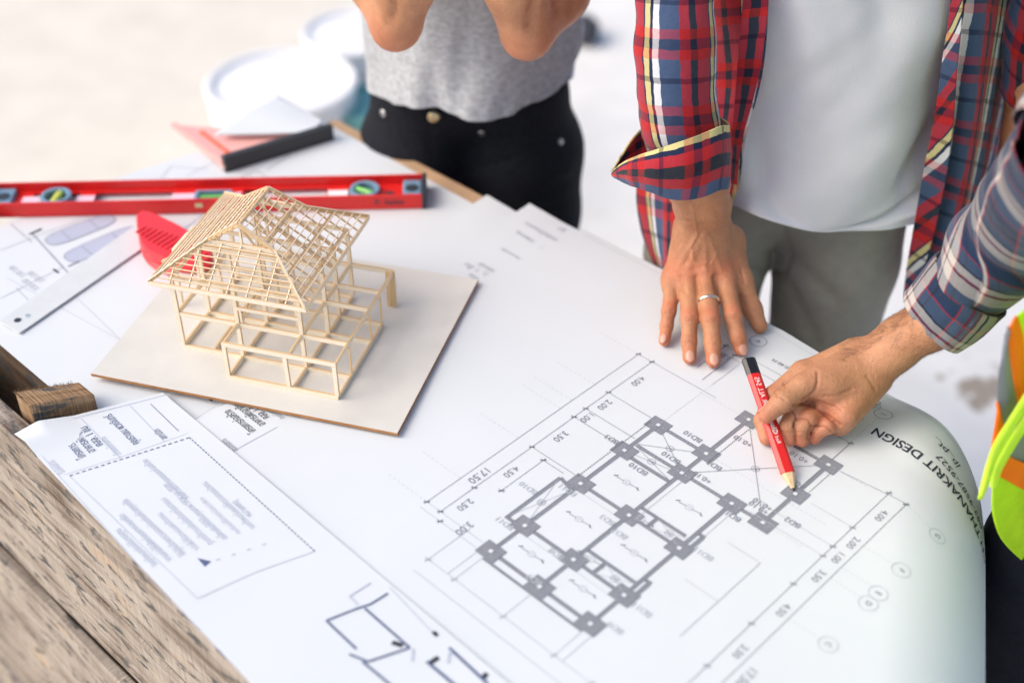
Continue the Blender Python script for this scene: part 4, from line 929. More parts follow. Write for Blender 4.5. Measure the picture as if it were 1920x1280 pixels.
# ------------------------------------------------------------------ bodies: smooth blended volumes turned into one surface
import openvdb
class Body:
    def __init__(self, lo, hi, vox):
        self.lo = np.array(lo, float); self.vox = vox; n = np.ceil((np.array(hi) - self.lo) / vox).astype(int)
        self.D = np.full(n, .05, np.float32); self.n = n
    def cone(self, a, b, ra, rb, k=.006, sub=False):
        a = np.array(a, float); b = np.array(b, float); m = max(ra, rb) + k * 1.5 + self.vox * 3
        i0 = np.clip(((np.minimum(a, b) - m - self.lo) / self.vox).astype(int), 0, self.n); i1 = np.clip(((np.maximum(a, b) + m - self.lo) / self.vox).astype(int) + 1, 0, self.n)
        if (i1 <= i0).any(): return
        g = [(self.lo[q] + (np.arange(i0[q], i1[q])) * self.vox).astype(np.float32) for q in range(3)]
        X, Y, Z = g[0][:, None, None] - a[0], g[1][None, :, None] - a[1], g[2][None, None, :] - a[2]
        ba = b - a; L2 = max(1e-12, ba @ ba); h = np.clip((X * ba[0] + Y * ba[1] + Z * ba[2]) / L2, 0, 1)
        d = np.sqrt((X - ba[0] * h) ** 2 + (Y - ba[1] * h) ** 2 + (Z - ba[2] * h) ** 2) - (ra + (rb - ra) * h)
        sl = tuple(slice(p, q) for p, q in zip(i0, i1)); o = self.D[sl]
        if sub:
            d = -d; hh = np.clip(.5 - .5 * (o - d) / k, 0, 1); self.D[sl] = o * (1 - hh) + d * hh + k * hh * (1 - hh)
        else:
            hh = np.clip(.5 + .5 * (o - d) / k, 0, 1); self.D[sl] = o * (1 - hh) + d * hh - k * hh * (1 - hh)
    def chain(self, pts, rs, k=.004):
        for i in range(len(pts) - 1): self.cone(pts[i], pts[i + 1], rs[i], rs[i + 1], k)
    def arrays(self):
        D = self.D; D[0] = D[-1] = .05; D[:, 0] = D[:, -1] = .05; D[:, :, 0] = D[:, :, -1] = .05
        g = openvdb.FloatGrid(.05); g.copyFromArray(D); P, Q = g.convertToQuads(0.0)
        P = P * self.vox + self.lo
        P = P.astype(float); Q = Q.astype(int)
        vol = (P[Q[:, 0]] * np.cross(P[Q[:, 1]], P[Q[:, 2]])).sum() + (P[Q[:, 0]] * np.cross(P[Q[:, 2]], P[Q[:, 3]])).sum()
        return P, (Q if vol > 0 else Q[:, ::-1])
def normals(P, Q):
    n = np.cross(P[Q[:, 2]] - P[Q[:, 0]], P[Q[:, 3]] - P[Q[:, 1]]); vn = np.zeros_like(P)
    for k in range(4): np.add.at(vn, Q[:, k], n)
    return vn / (np.linalg.norm(vn, axis=1, keepdims=True) + 1e-12)
def relax(P, Q, it=2, f=.5):
    E = np.concatenate([Q[:, [0, 1]], Q[:, [1, 2]], Q[:, [2, 3]], Q[:, [3, 0]]])
    for _ in range(it):
        S = np.zeros_like(P); c = np.zeros(len(P)); np.add.at(S, E[:, 0], P[E[:, 1]]); np.add.at(c, E[:, 0], 1); np.add.at(S, E[:, 1], P[E[:, 0]]); np.add.at(c, E[:, 1], 1)
        P = P * (1 - f) + f * S / c[:, None]
    return P
def view(P):
    q = P - np.array([0, 0, CH + T]); fz = q[:, 1] * cP - q[:, 2] * sP; u = q[:, 1] * sP + q[:, 2] * cP
    return np.stack([960 + F * q[:, 0] / fz, 640 - F * u / fz], 1)
def segdist(px, pl):
    best = np.full(len(px), 1e9)
    for a, b in zip(pl, pl[1:]):
        a = np.array(a, float); b = np.array(b, float); ba = b - a; h = np.clip(((px - a) @ ba) / (ba @ ba), 0, 1)
        best = np.minimum(best, np.hypot(*(px - a - h[:, None] * ba).T))
    return best
eye = np.array([0, 0, CH + T])
def sculpt(P, vn, lines, crease_shade):
    "press wrinkles in (depth > 0) or raise tendons and veins (depth < 0) on the side they were surveyed from"
    px = view(P); face = ((eye - P) * vn).sum(1) / np.linalg.norm(eye - P, axis=1); face = np.clip((face - .05) / .3, 0, 1)
    for pl, wpx, dep, dark in lines:
        g = np.exp(-(segdist(px, pl) / wpx) ** 2) * face; P = P - vn * (g * dep)[:, None]
        crease_shade += g * dark  # strength of the painted shade along each pressed line
    return P
def finish_body(name, parts, mat, parent, tints=(), creases=None, smooth=True):
    Ps, Qs, k = [], [], 0
    cr_ = []
    for P, Q, c in parts: Ps.append(P); Qs.append(Q + k); k += len(P); cr_.append(c if c is not None else np.zeros(len(P)))
    P = np.concatenate(Ps); Q = np.concatenate(Qs); cz = np.clip(np.concatenate(cr_), 0, 1)
    me = bpy.data.meshes.new(name); me.vertices.add(len(P)); me.vertices.foreach_set('co', P.astype(np.float32).ravel())
    me.loops.add(len(Q) * 4); me.loops.foreach_set('vertex_index', Q.astype(np.int32).ravel()); me.polygons.add(len(Q)); me.polygons.foreach_set('loop_start', np.arange(0, len(Q) * 4, 4, dtype=np.int32)); me.polygons.foreach_set('loop_total', np.full(len(Q), 4, dtype=np.int32))
    me.update(calc_edges=True); me.validate(); me.polygons.foreach_set('use_smooth', [True] * len(me.polygons))
    t = np.zeros(len(P))
    for c, r, s in tints: t += s * np.exp(-((P - np.array(c)) ** 2).sum(1) / r ** 2)
    a = me.attributes.new('tint', 'FLOAT', 'POINT'); a.data.foreach_set('value', np.clip(t, 0, 1).astype(np.float32))
    a = me.attributes.new('crease_shade', 'FLOAT', 'POINT'); a.data.foreach_set('value', cz.astype(np.float32))
    o = link(name, me, mat); adopt(o, parent); return o, P, Q
def A(px, py, z): p = U(px, py, z); return np.array(p)
def nail(parent, owner, tipc, prev, r, wd, ln, off=.0, updir=None, lift=.0004, roll=0.):
    "a fingernail bent over the back of the finger end"
    tipc, prev = Vector(tipc), Vector(prev); d = (tipc - prev).normalized(); up = Vector(updir or (0, 0, 1)); up = (up - d * up.dot(d)).normalized(); x = d.cross(up)
    up = (up * math.cos(roll) + x * math.sin(roll)).normalized(); x = d.cross(up)
    vs, fs = [], []; nu, nv = 10, 12; c = tipc + up * (r + lift) + d * off
    for j in range(nv + 1):
        v = -1 + 2 * j / nv
        for i in range(nu + 1):
            u = -1 + 2 * i / nu; e = (1 - abs(v) ** 3.2 * (.55 if v < 0 else .75)); xx = u * wd / 2 * e
            h = r - math.sqrt(max(1e-9, r * r - min(xx * xx, r * r * .9)))
            vs.append(c + x * xx + d * (v * ln / 2 + (.0008 * (1 - u * u) * (1 if v > 0 else -1)) * abs(v)) - up * (h + .0011 * max(0, v) ** 2 + .0004 * max(0, -v - .6)))
    for j in range(nv):
        for i in range(nu): k = j * (nu + 1) + i; fs.append((k, k + 1, k + nu + 2, k + nu + 1))
    o = link('fingernail', mesh(vs, fs, smooth=True), M['nail']); solid(o, .0007, 0); o.parent = parent; return o
def hairs(P, Q, vn, along, box, count, seed, ln=(.006, .014), zone=None, rim=.0, name='arm_hair', parent=None):
    rng = np.random.default_rng(seed); px = view(P); face = ((eye - P) * vn).sum(1) / np.linalg.norm(eye - P, axis=1)
    ok = (px[:, 0] > box[0]) & (px[:, 0] < box[2]) & (px[:, 1] > box[1]) & (px[:, 1] < box[3]) & (face > -.35)
    if zone is not None: ok &= zone(px, face)
    idx = np.nonzero(ok)[0]
    if len(idx) == 0: return
    idx = rng.choice(idx, count); al = np.array(along, float); al /= np.linalg.norm(al); vs, fs = [], []
    for i in idx:
        n = vn[i]; d = al + rng.normal(0, .38, 3); d -= n * (d @ n); d /= np.linalg.norm(d); L_ = rng.uniform(*ln); p = P[i] - n * .0003
        w_ = np.cross(d, n); w_ /= np.linalg.norm(w_); w_ *= .00010; q = [p, p + d * L_ * .35 + n * L_ * .16, p + d * L_ * .7 + n * L_ * .20, p + d * L_ + n * L_ * .14]
        k = len(vs)
        for j, qq in enumerate(q[:-1]): vs += [tuple(qq - w_ * (1 - j * .25)), tuple(qq + w_ * (1 - j * .25))]
        vs.append(tuple(q[-1])); fs += [(k, k + 1, k + 3, k + 2), (k + 2, k + 3, k + 5, k + 4), (k + 4, k + 5, k + 6)]
    o = link(name, mesh(vs, fs), M['hair']); o['kind'] = 'stuff'; o.parent = parent; return o
def coarse_person(hip, head_z, shoulder_w, face_dir, arms=(), legs=True, vox=.009, lean=(0, 0)):
    "trunk, neck and head under the clothes; hip = (x, y, z) world"
    hx, hy, hz = hip; lo = (hx - .42, hy - .42, T - .85 + .02); hi = (hx + .42, hy + .42, head_z + .18); b = Body(lo, hi, vox)
    sd = Vector((-face_dir.y, face_dir.x, 0)).normalized(); fd = face_dir.normalized(); lx_, ly_ = lean
    def at(s, f, z): return (hx + sd.x * s + fd.x * f + lx_ * (z - hz), hy + sd.y * s + fd.y * f + ly_ * (z - hz), z)
    sh = head_z - .27
    for s in (-.06, .06): b.chain([at(s, 0, hz), at(s * 1.0, 0, hz + .18), at(s * 1.35, 0, sh - .08)], [.075, .062, .070], .05)
    b.cone(at(-shoulder_w / 2 + .05, 0, sh), at(shoulder_w / 2 - .05, 0, sh), .045, .045, .05)
    b.cone(at(0, 0, sh), at(0, .01, sh + .12), .052, .048, .03); b.cone(at(0, .015, sh + .17), at(0, .025, sh + .235), .062, .078, .03)
    b.cone(at(0, .085, sh + .19), at(0, .10, sh + .165), .010, .013, .012)
    for s in (-.078, .078): b.cone(at(s, .01, sh + .21), at(s, .005, sh + .17), .014, .010, .008)
    for s in (-.03, .03): b.cone(at(s, .098, sh + .205), at(s, .099, sh + .205), .011, .011, .006, sub=True)
    b.cone(at(-.018, .098, sh + .125), at(.018, .098, sh + .125), .004, .004, .004, sub=True)
    for a in arms: b.chain(*a)
    if legs:
        for s in (-.085, .085): b.chain([at(s, 0, hz - .02), at(s, 0, T - .38), at(s, 0, T - .78)], [.072, .052, .040], .03); b.cone(at(s, 0, T - .80), at(s, .13, T - .81), .038, .030, .03)
    P, Q = b.arrays(); return P, Q, at, sh
def hair_cap(at, sh, parent, long=False):
    bm = bmesh.new(); bmesh.ops.create_icosphere(bm, subdivisions=3, radius=1); c = Vector(at(0, .002, sh + .225))
    for v in bm.verts:
        k = 1 + .05 * nz(v.co.x * 4, v.co.y * 4, v.co.z * 4); z_ = v.co.z
        v.co = c + Vector((v.co.x * .088 * k, v.co.y * .092 * k, max(z_, -.45) * .092 * k + .012)) + Vector(at(0, -.02, sh)) - Vector(at(0, 0, sh))
    return bmobj('hair', bm, M['head_hair'], parent, smooth=True)
def pxring(front, Yb, dz=0.02, nb=7):
    "closed ring: surveyed front points (px, py, Y) and an inferred back half"
    fr = [V(*p) for p in front]; a, b = fr[0], fr[-1]; back = []
    for k in range(1, nb):
        f = k / nb; q = b + (a - b) * f; bulge = math.sin(f * math.pi); back.append(Vector((q.x, q.y + (Yb - q.y) * bulge ** .7, q.z + dz * bulge)))
    return fr + back
def foldfn(amp, fu, fv, seed=0, edge=None):
    def f(u, v, iu, iv):
        e = 1 if edge is None else edge(iu, iv)
        return e * amp * (nz(u * fu + seed, v * fv) + .45 * nz(u * fu * 2.3, v * fv * 2.1 + seed)) 
    return f
def cloth(name, rows, nu, nv, mat, parent, th=.0012, **kw):
    o = link(name, surface(rows, nu, nv, **kw), M[mat]); adopt(o, parent); solid(o, th); return o

# =================================================================== the person in grey
pw = thing('person', 'person in heather grey t-shirt and black jeans with both elbows raised, behind the table', 'person', (-.062, 1.81, 0))
e1, e2 = np.array(V(742, 46, 1.53)), np.array(V(988, 62, 1.53))
shz = T + .50
armsW = [([tuple(V(676, -190, 1.72)), tuple(V(712, -50, 1.60)), tuple(e1)], [.046, .044, .031], .018), ([tuple(e1), tuple(V(762, -50, 1.52)), tuple(V(800, -230, 1.50))], [.031, .042, .030], .012),
         ([tuple(V(1076, -190, 1.72)), tuple(V(1038, -20, 1.60)), tuple(e2)], [.046, .045, .032], .018), ([tuple(e2), tuple(V(966, -40, 1.52)), tuple(V(935, -230, 1.50))], [.032, .043, .030], .012)]
e1b, e2b = np.array(V(734, 66, 1.525)), np.array(V(986, 82, 1.525))
armsW += [([tuple(e1), tuple(e1b)], [.024, .013], .014), ([tuple(e2), tuple(e2b)], [.024, .013], .014)]
P, Q, at, sh = coarse_person((-.062, 1.82, T + .02), T + .78, .36, Vector((0, -1, 0)), armsW, legs=False, vox=.0065)
P = relax(P, Q, 2); vn = normals(P, Q); czw = np.zeros(len(P))
P = sculpt(P, vn, [([(735, 40), (748, -40)], 7, .006, .10), ([(992, 50), (1010, -40)], 7, .006, .10), ([(715, 70), (735, 80), (755, 72)], 3, .0012, .10), ([(968, 86), (988, 92), (1008, 84)], 3, .0012, .10)], czw)
bw, P, Q = finish_body('body', [(P, Q, czw)], M['skin_c'], pw, [(e1b, .035, .8), (e2b, .035, .8)])
hair_cap(at, sh, pw)
rowsT = [pxring([(650, -160, 1.80), (740, -165, 1.70), (860, -165, 1.68), (980, -165, 1.70), (1090, -160, 1.80)], 1.93),
         pxring([(682, -10, 1.81), (745, -5, 1.70), (865, 0, 1.665), (985, 0, 1.70), (1082, -10, 1.81)], 1.93),
         pxring([(690, 90, 1.81), (745, 110, 1.705), (865, 115, 1.67), (985, 110, 1.70), (1080, 70, 1.81)], 1.93),
         pxring([(697, 160, 1.81), (745, 197, 1.70), (830, 208, 1.665), (909, 229, 1.65), (985, 200, 1.69), (1050, 158, 1.76), (1086, 128, 1.82)], 1.95)]
rowsT = [resample(r, 14, True) for r in rowsT]
cloth('t_shirt', rowsT, 110, 70, 'tee_grey', pw, .0016, closed=True, fold=foldfn(.016, 13, 3.5, 4, lambda iu, iv: .5 + iv))
bj = Body((-.30, 1.62, T - .84), (.18, 2.0, T + .13), .007)
for s in (-1, 1):
    cx = -.064 + s * .083
    bj.chain([(cx - s * .012, 1.815, T + .062), (cx, 1.81, T - .04), (cx, 1.80, T - .14), (cx + s * .002, 1.80, T - .45), (cx, 1.80, T - .80)], [.074, .085, .086, .062, .048], .03)
bj.cone((-.13, 1.80, T + .07), (.005, 1.80, T + .07), .075, .075, .03); bj.cone((-.15, 1.85, T - .05), (.02, 1.85, T - .05), .08, .08, .04)
bj.D = np.maximum(bj.D, (bj.lo[2] + np.arange(bj.n[2]) * bj.vox - (T + .098)).astype(np.float32)[None, None, :])
P, Q = bj.arrays(); P = relax(P, Q, 3); vn = normals(P, Q); cz = np.zeros(len(P))
P = sculpt(P, vn, [([(806, 205), (808, 300)], 3, .002, 0), ([(730, 215), (735, 255)], 3, .0015, 0), ([(700, 225), (790, 240), (920, 262), (1040, 245), (1080, 230)], 2.5, .0015, 0), ([(840, 330), (960, 300)], 8, .003, 0), ([(1000, 380), (1080, 330)], 8, .003, 0)], cz)
oj, P, Q = finish_body('jeans', [(P, Q, None)], M['jeans_black'], pw)
def stud(px, py, r, mat, name='rivet', parent=pw, Pm=None):
    d = view(Pm); n_ = normals(Pm, Q_); m_ = np.hypot(d[:, 0] - px, d[:, 1] - py) + 1e3 * (((eye - Pm) * n_).sum(1) < 0); i = int(np.argmin(m_)); c = Vector(Pm[i]); n = Vector(n_[i])
    bm = bmesh.new(); bmesh.ops.create_uvsphere(bm, u_segments=20, v_segments=10, radius=r)
    rot = n.to_track_quat('Z', 'Y').to_matrix()
    for v in bm.verts: v.co = c + rot @ Vector((v.co.x, v.co.y, v.co.z * .4))
    return bmobj(name, bm, M[mat], parent, smooth=True)
Q_ = Q
stud(815, 222, .0095, 'brass', 'button', Pm=P); stud(905, 251, .0055, 'pewter', Pm=P); stud(716, 212, .006, 'pewter', Pm=P); stud(1049, 264, .005, 'pewter', Pm=P)

# =================================================================== the person in the red check shirt
pm = thing('person', 'person in open red plaid shirt and white t-shirt, ringed hand flat on the plan', 'person', (.37, 1.55, 0))
hA = Body((.14, 1.17, T - .002), (.36, 1.46, T + .24), .00125)
# surveyed joints of the flat right hand: knuckle, first, second joint, tip
FA = {'pinky': [(1263.5, 523, .046), (1254, 583, .030), (1250, 611, .017), (1246, 638, .0085)],
      'ring':  [(1290, 520, .053), (1293, 597, .036), (1292, 640, .020), (1293, 670, .0092)],
      'middle': [(1322, 519, .056), (1332.5, 600, .039), (1336, 644, .021), (1337.5, 676, .0095)],
      'index': [(1358, 521, .053), (1374.5, 594, .036), (1384, 633, .020), (1389, 654, .0092)]}
RA = {'pinky': [.0125, .0088, .0078, .0072], 'ring': [.0135, .0103, .0091, .0084], 'middle': [.0140, .0112, .0098, .0088], 'index': [.0138, .0108, .0095, .0086]}
wrist = [A(1295, 424, .108), A(1320, 418, .113), A(1346, 426, .106)]
JA = {k: [A(*p) for p in v] for k, v in FA.items()}
for k in FA: hA.chain(JA[k], RA[k], .0045)
palm = [('pinky', wrist[0]), ('ring', (wrist[0] + wrist[1]) / 2), ('middle', wrist[1]), ('index', (wrist[1] + wrist[2]) / 2)]
for k, wp in palm: hA.cone(wp - [0, 0, .006], JA[k][0] - [0, 0, .003], .021, .0135, .014)
for a, b in (('pinky', 'ring'), ('ring', 'middle'), ('middle', 'index')): hA.cone(JA[a][0] * .82 + JA[a][1] * .18 - [0, 0, .008], JA[b][0] * .82 + JA[b][1] * .18 - [0, 0, .008], .0085, .0085, .010)
for k in FA: hA.cone(JA[k][0] + [0, .001, .0035], JA[k][0] + [0, 0, .0035], .0105, .0105, .010)
TA = [A(1366, 452, .080), A(1391, 528, .046), A(1411, 580, .022), A(1425, 611, .0095)]
hA.chain(TA, [.017, .0135, .0112, .0092], .008); hA.cone(wrist[2] - [0, 0, .01], TA[0], .018, .017, .014); hA.cone(TA[0], JA['index'][0] - [0, 0, .012], .015, .010, .014)
el = [A(1307, 345, .185), A(1280, 200, .27)]
for off in (-.0095, .0095):
    o_ = np.array([off, 0, 0]); hA.chain([wrist[1] + o_ - [0, .002, .002], A(1317, 385, .145) + o_ * 1.15, el[0] + o_ * 1.3, el[1] + o_ * 1.4], [.0215, .0215, .0235, .024], .014)
P, Q = hA.arrays(); P = relax(P, Q, 2, .4); vn = normals(P, Q); cz = np.zeros(len(P))
def jl(cx, cy, wd, up, n=3, gap=3.4, dep=.0006, dark=.30):
    L_ = []
    for i in range(n):
        y = cy + (i - (n - 1) / 2) * gap; L_.append(([(cx - wd, y + up * .6), (cx, y - up * .2 * (i - 1)), (cx + wd, y + up * .6)], .9, dep, dark))
    return L_
lines = []
for cx, cy, wd in ((1254, 583, 8), (1293, 597, 10), (1332, 600, 11), (1374, 594, 10)): lines += jl(cx, cy, wd, -2)
for cx, cy, wd in ((1250, 611, 7), (1292, 640, 8), (1336, 644, 9), (1384, 633, 8)): lines += jl(cx, cy, wd, 1, 2, 2.6, .0004, .20)
lines += [([(1318, 440), (1292, 500)], 3.2, -.0014, 0), ([(1322, 440), (1323, 505)], 3.2, -.0016, 0), ([(1328, 440), (1352, 505)], 3.2, -.0016, 0), ([(1306, 440), (1270, 505)], 3.0, -.0012, 0),
          ([(1300, 470), (1296, 482), (1306, 492), (1322, 496)], 1.5, -.0012, 0), ([(1298, 385), (1308, 440), (1296, 462), (1300, 486)], 1.7, -.0011, 0), ([(1345, 470), (1335, 492)], 1.6, -.0009, 0),
          ([(1276, 520), (1282, 545)], 4, .0020, .04), ([(1306, 520), (1311, 548)], 4, .0022, .04), ([(1340, 520), (1346, 550)], 4, .0022, .04),
          ([(1390, 505), (1396, 530), (1386, 520)], 2.5, .0012, .15), ([(1272, 412), (1320, 420), (1366, 414)], 2, .0006, .08)]
lines = [(p_, w_ * (1.7 if dp_ < 0 else 1.25), dp_ * (.75 if dp_ < 0 else 1.2), dk_ * .8) for p_, w_, dp_, dk_ in lines]
P = sculpt(P, vn, lines, cz)
cz += .0
P2, Q2, at, sh = coarse_person((.37, 1.57, T + .04), T + .90, .44, Vector((-.15, -1, 0)), [([tuple(V(1272, 190, 1.368)), tuple(V(1266, 60, 1.392)), tuple(V(1264, -100, 1.45)), (.21, 1.56, T + .60)], [.025, .027, .030, .048], .02), ([(.56, 1.58, T + .60), tuple(V(1985, 20, 1.50)), tuple(V(1940, 160, 1.50)), tuple(V(1932, 240, 1.50)), tuple(V(1893, 350, 1.50)), tuple(V(1850, 430, 1.50))], [.052, .040, .034, .032, .026, .024], .02), ([tuple(V(1850, 430, 1.50)), tuple(V(1830, 480, 1.48))], [.024, .030], .02)], legs=False, vox=.008)
P2 = relax(P2, Q2, 3)
red_a = [(JA[k][0] + [0, 0, .012], .016, .55) for k in FA] + [(JA[k][1] + [0, 0, .008], .010, .6) for k in FA] + [(JA[k][3], .013, .75) for k in FA] + [(JA[k][2] + [0, 0, .006], .007, .35) for k in FA]
ba, PA, QA = finish_body('body', [(P, Q, cz), (P2, Q2, None)], M['skin_a'], pm, red_a)
hair_cap(at, sh, pm)
for k, r, wd, ln in (('pinky', .0072, .0085, .0105), ('ring', .0084, .0102, .0128), ('middle', .0088, .0106, .0132), ('index', .0086, .0104, .0125)):
    nail(ba, pm, JA[k][3], JA[k][2], r, wd, ln, .0012, updir=(0, -.25, 1), lift=.0002, roll={'pinky': .35, 'ring': .05, 'middle': 0, 'index': -.05}[k])
vnA = normals(P, Q); hairs(P, Q, vnA, (0, -.6, -.8), (1262, 355, 1372, 470), 260, 3, (.003, .007), name='arm_hair', parent=None).parent = ba
# wedding ring on the middle finger
f = .60; c = JA['middle'][0] * (1 - f) + JA['middle'][1] * f; d = Vector(JA['middle'][1] - JA['middle'][0]).normalized(); rr_ = RA['middle'][0] * (1 - f) + RA['middle'][1] * f + .0003
xa = d.cross(Vector((0, 0, 1))).normalized(); ya = xa.cross(d).normalized(); bm = bmesh.new(); rg = []
for kk in range(48):
    a = 2 * math.pi * kk / 48; rad = xa * math.cos(a) + ya * math.sin(a); rg.append([bm.verts.new(Vector(c) + rad * (rr_ + e) + d * q) for e, q in ((0, -.0024), (.0008, -.0024), (.0016, -.0012), (.0018, 0), (.0016, .0012), (.0008, .0024), (0, .0024))])
for kk in range(48):
    a, b = rg[kk], rg[(kk + 1) % 48]
    for j in range(6): bm.faces.new((a[j], a[j + 1], b[j + 1], b[j]))
bmesh.ops.recalc_face_normals(bm, faces=bm.faces); wr = bmobj('finger_ring', bm, M['ring'], smooth=True); wr.parent = None; adopt(wr, pm); wr['label'] = 'plain silver ring on the middle finger'
# white t-shirt
rw = [pxring([(1290, -170, 1.56), (1400, -180, 1.47), (1560, -185, 1.435), (1720, -180, 1.46), (1850, -170, 1.56)], 1.70),
      pxring([(1300, 10, 1.57), (1400, 0, 1.475), (1580, 0, 1.43), (1740, 0, 1.46), (1850, 10, 1.57)], 1.70),
      pxring([(1300, 190, 1.57), (1390, 200, 1.475), (1570, 205, 1.43), (1720, 200, 1.46), (1830, 190, 1.57)], 1.70),
      pxring([(1290, 330, 1.57), (1370, 350, 1.450), (1560, 395, 1.418), (1710, 370, 1.46), (1800, 330, 1.57)], 1.70),
      pxring([(1285, 345, 1.57), (1363, 388, 1.445), (1540, 434, 1.415), (1712, 420, 1.455), (1800, 350, 1.57)], 1.70)]
TF = [(.34, .45, .24, .80, .035, .012), (.37, .55, .26, .90, .030, -.010), (.31, .70, .20, .93, .028, .010), (.36, .25, .25, .60, .05, .009), (.10, .55, .15, .95, .03, .009), (.07, .40, .12, .80, .03, -.008), (.28, .80, .33, .95, .02, .008), (.22, .05, .23, .5, .05, .007), (.13, .1, .17, .5, .04, -.006)]
def teefold(u, v, iu, iv):
    x = u; d = .0
    # diagonal drag lines towards the right hem, soft vertical folds
    d += .016 * nz((u * 7 + v * 9), (v - u) * 3.0, 1.7) * (.3 + iv) + .009 * nz((u * 16 + v * 22), (v - u) * 5, 4.2) * iv
    d += .004 * nz(u * 6, v * 3, 9)
    for (ax0, av0, bx0, bv0, w0, am) in TF:
        vx, vy = bx0 - ax0, bv0 - av0; h = max(0, min(1, ((iu - ax0) * vx + (iv - av0) * vy) / (vx * vx + vy * vy))); e = math.hypot((iu - ax0 - h * vx) * 2.0, iv - av0 - h * vy)
        d += 1.6 * am * math.exp(-(e / w0) ** 2) * math.sin(math.pi * min(1, max(0, h * .9 + .08)))
    return d
ts_ = cloth('t_shirt', rw, 150, 110, 'tee_white', pm, .0016, closed=True, fold=teefold)
hem = [pxring([(1285, 345 + k, 1.568), (1363, 388 - 16 + k, 1.4735), (1540, 434 - 17 + k, 1.4235), (1712, 420 - 17 + k, 1.4535), (1800, 350 + k, 1.568)], 1.70) for k in (0, 1.2)]
# trousers
bt_ = Body((.14, 1.38, T - .84), (.62, 1.76, T + .12), .0065)
hipc = [(.275, 1.555), (.458, 1.545)]
for (cx, cy), foot in zip(hipc, ((.243, 1.55), (.468, 1.53))):
    bt_.chain([(cx, cy, T + .06), (cx, cy, T - .06), (cx, cy - .005, T - .20), (foot[0], foot[1], T - .45), (foot[0], foot[1], T - .80)], [.086, .088, .076, .066, .058], .010)
bt_.cone((.30, 1.57, T + .06), (.43, 1.565, T + .06), .085, .085, .03)
P, Q = bt_.arrays(); P = relax(P, Q, 3); vn = normals(P, Q); cz = np.zeros(len(P)); P = P + vn * np.array([[.0035 * nz(p[0] * 14, p[1] * 14, p[2] * 7)] for p in P])
P = sculpt(P, vn, [([(1468, 425), (1478, 470), (1470, 530)], 3.0, .0035, 0), ([(1478, 480), (1560, 560)], 14, .006, 0), ([(1465, 515), (1400, 500)], 7, .006, 0), ([(1480, 540), (1530, 640)], 12, .005, 0), ([(1690, 460), (1640, 560)], 12, .004, 0), ([(1440, 540), (1385, 560)], 7, .005, 0)], cz)
finish_body('trousers', [(P, Q, None)], M['trousers'], pm)
# shirt body: right front panel with its hanging tail
rp = [[V(1225, -120, 1.60), V(1280, -120, 1.535), V(1380, -125, 1.445), V(1445, -120, 1.420)],
      [V(1245, 20, 1.60), V(1300, 15, 1.535), V(1375, 10, 1.455), V(1437, 5, 1.418)],
      [V(1240, 140, 1.60), V(1300, 140, 1.53), V(1370, 140, 1.47), V(1424, 140, 1.418)],
      [V(1215, 260, 1.56), V(1280, 265, 1.48), V(1345, 265, 1.445), V(1396, 262, 1.425)],
      [V(1197, 350, 1.52), V(1260, 365, 1.455), V(1330, 365, 1.435), V(1384, 350, 1.425)],
      [V(1203, 430, 1.50), V(1255, 450, 1.44), V(1310, 440, 1.425), V(1360, 410, 1.425)],
      [V(1222, 490, 1.49), V(1258, 528, 1.43), V(1300, 505, 1.42), V(1335, 455, 1.42)]]
cloth('shirt_front_panel', rp, 90, 120, 'plaid_red', pm, .0016, fold=foldfn(.010, 16, 2.5, 8, lambda iu, iv: .5 + .8 * iv), u0=.02, v0=.01, shear=-.10)
# turned placket strip along the opening
pk = [[V(1405, -120, 1.418), V(1443, -120, 1.408)], [V(1392, 20, 1.418), V(1440, 15, 1.408)], [V(1382, 140, 1.42), V(1424, 140, 1.408)], [V(1372, 260, 1.425), V(1392, 262, 1.415)], [V(1368, 340, 1.430), V(1382, 348, 1.424)]]
cloth('placket', pk, 14, 90, 'plaid_red', pm, .0016, fold=foldfn(.003, 20, 12, 2), u0=.055, v0=.03)
# left front panel: outer part and the facing beside the t-shirt
lp_ = [[V(1800, -120, 1.455), V(1850, -120, 1.47), V(1900, -120, 1.53), V(1950, -110, 1.60)],
       [V(1793, 0, 1.455), V(1835, 0, 1.46), V(1885, 10, 1.52), V(1925, 20, 1.60)],
       [V(1783, 130, 1.452), V(1820, 135, 1.45), V(1865, 140, 1.50), V(1895, 150, 1.58)],
       [V(1775, 260, 1.45), V(1805, 270, 1.445), V(1843, 280, 1.49), V(1866, 290, 1.56)],
       [V(1757, 360, 1.45), V(1790, 375, 1.445), V(1822, 390, 1.485), V(1842, 400, 1.55)],
       [V(1738, 450, 1.45), V(1770, 470, 1.445), V(1802, 490, 1.48), V(1822, 500, 1.53)],
       [V(1718, 530, 1.45), V(1745, 545, 1.45), V(1785, 560, 1.48), V(1805, 570, 1.52)]]
cloth('shirt_front_panel', lp_, 70, 120, 'plaid_red', pm, .0016, fold=foldfn(.009, 22, 2.2, 15, lambda iu, iv: .6 + .5 * iv), u0=.008, v0=.03, shear=.04)
fc = [[V(1788, -120, 1.44), V(1812, -120, 1.43)], [V(1783, 0, 1.44), V(1806, 0, 1.43)], [V(1768, 120, 1.44), V(1797, 130, 1.428)], [V(1748, 240, 1.438), V(1786, 250, 1.425)], [V(1730, 330, 1.435), V(1771, 350, 1.425)], [V(1712, 430, 1.435), V(1748, 450, 1.425)], [V(1700, 500, 1.435), V(1726, 520, 1.43)], [V(1694, 550, 1.435), V(1710, 572, 1.43)]]
cloth('placket', fc, 14, 110, 'plaid_red', pm, .0016, fold=foldfn(.004, 18, 10, 5), u0=.03, v0=.06, shear=.5)
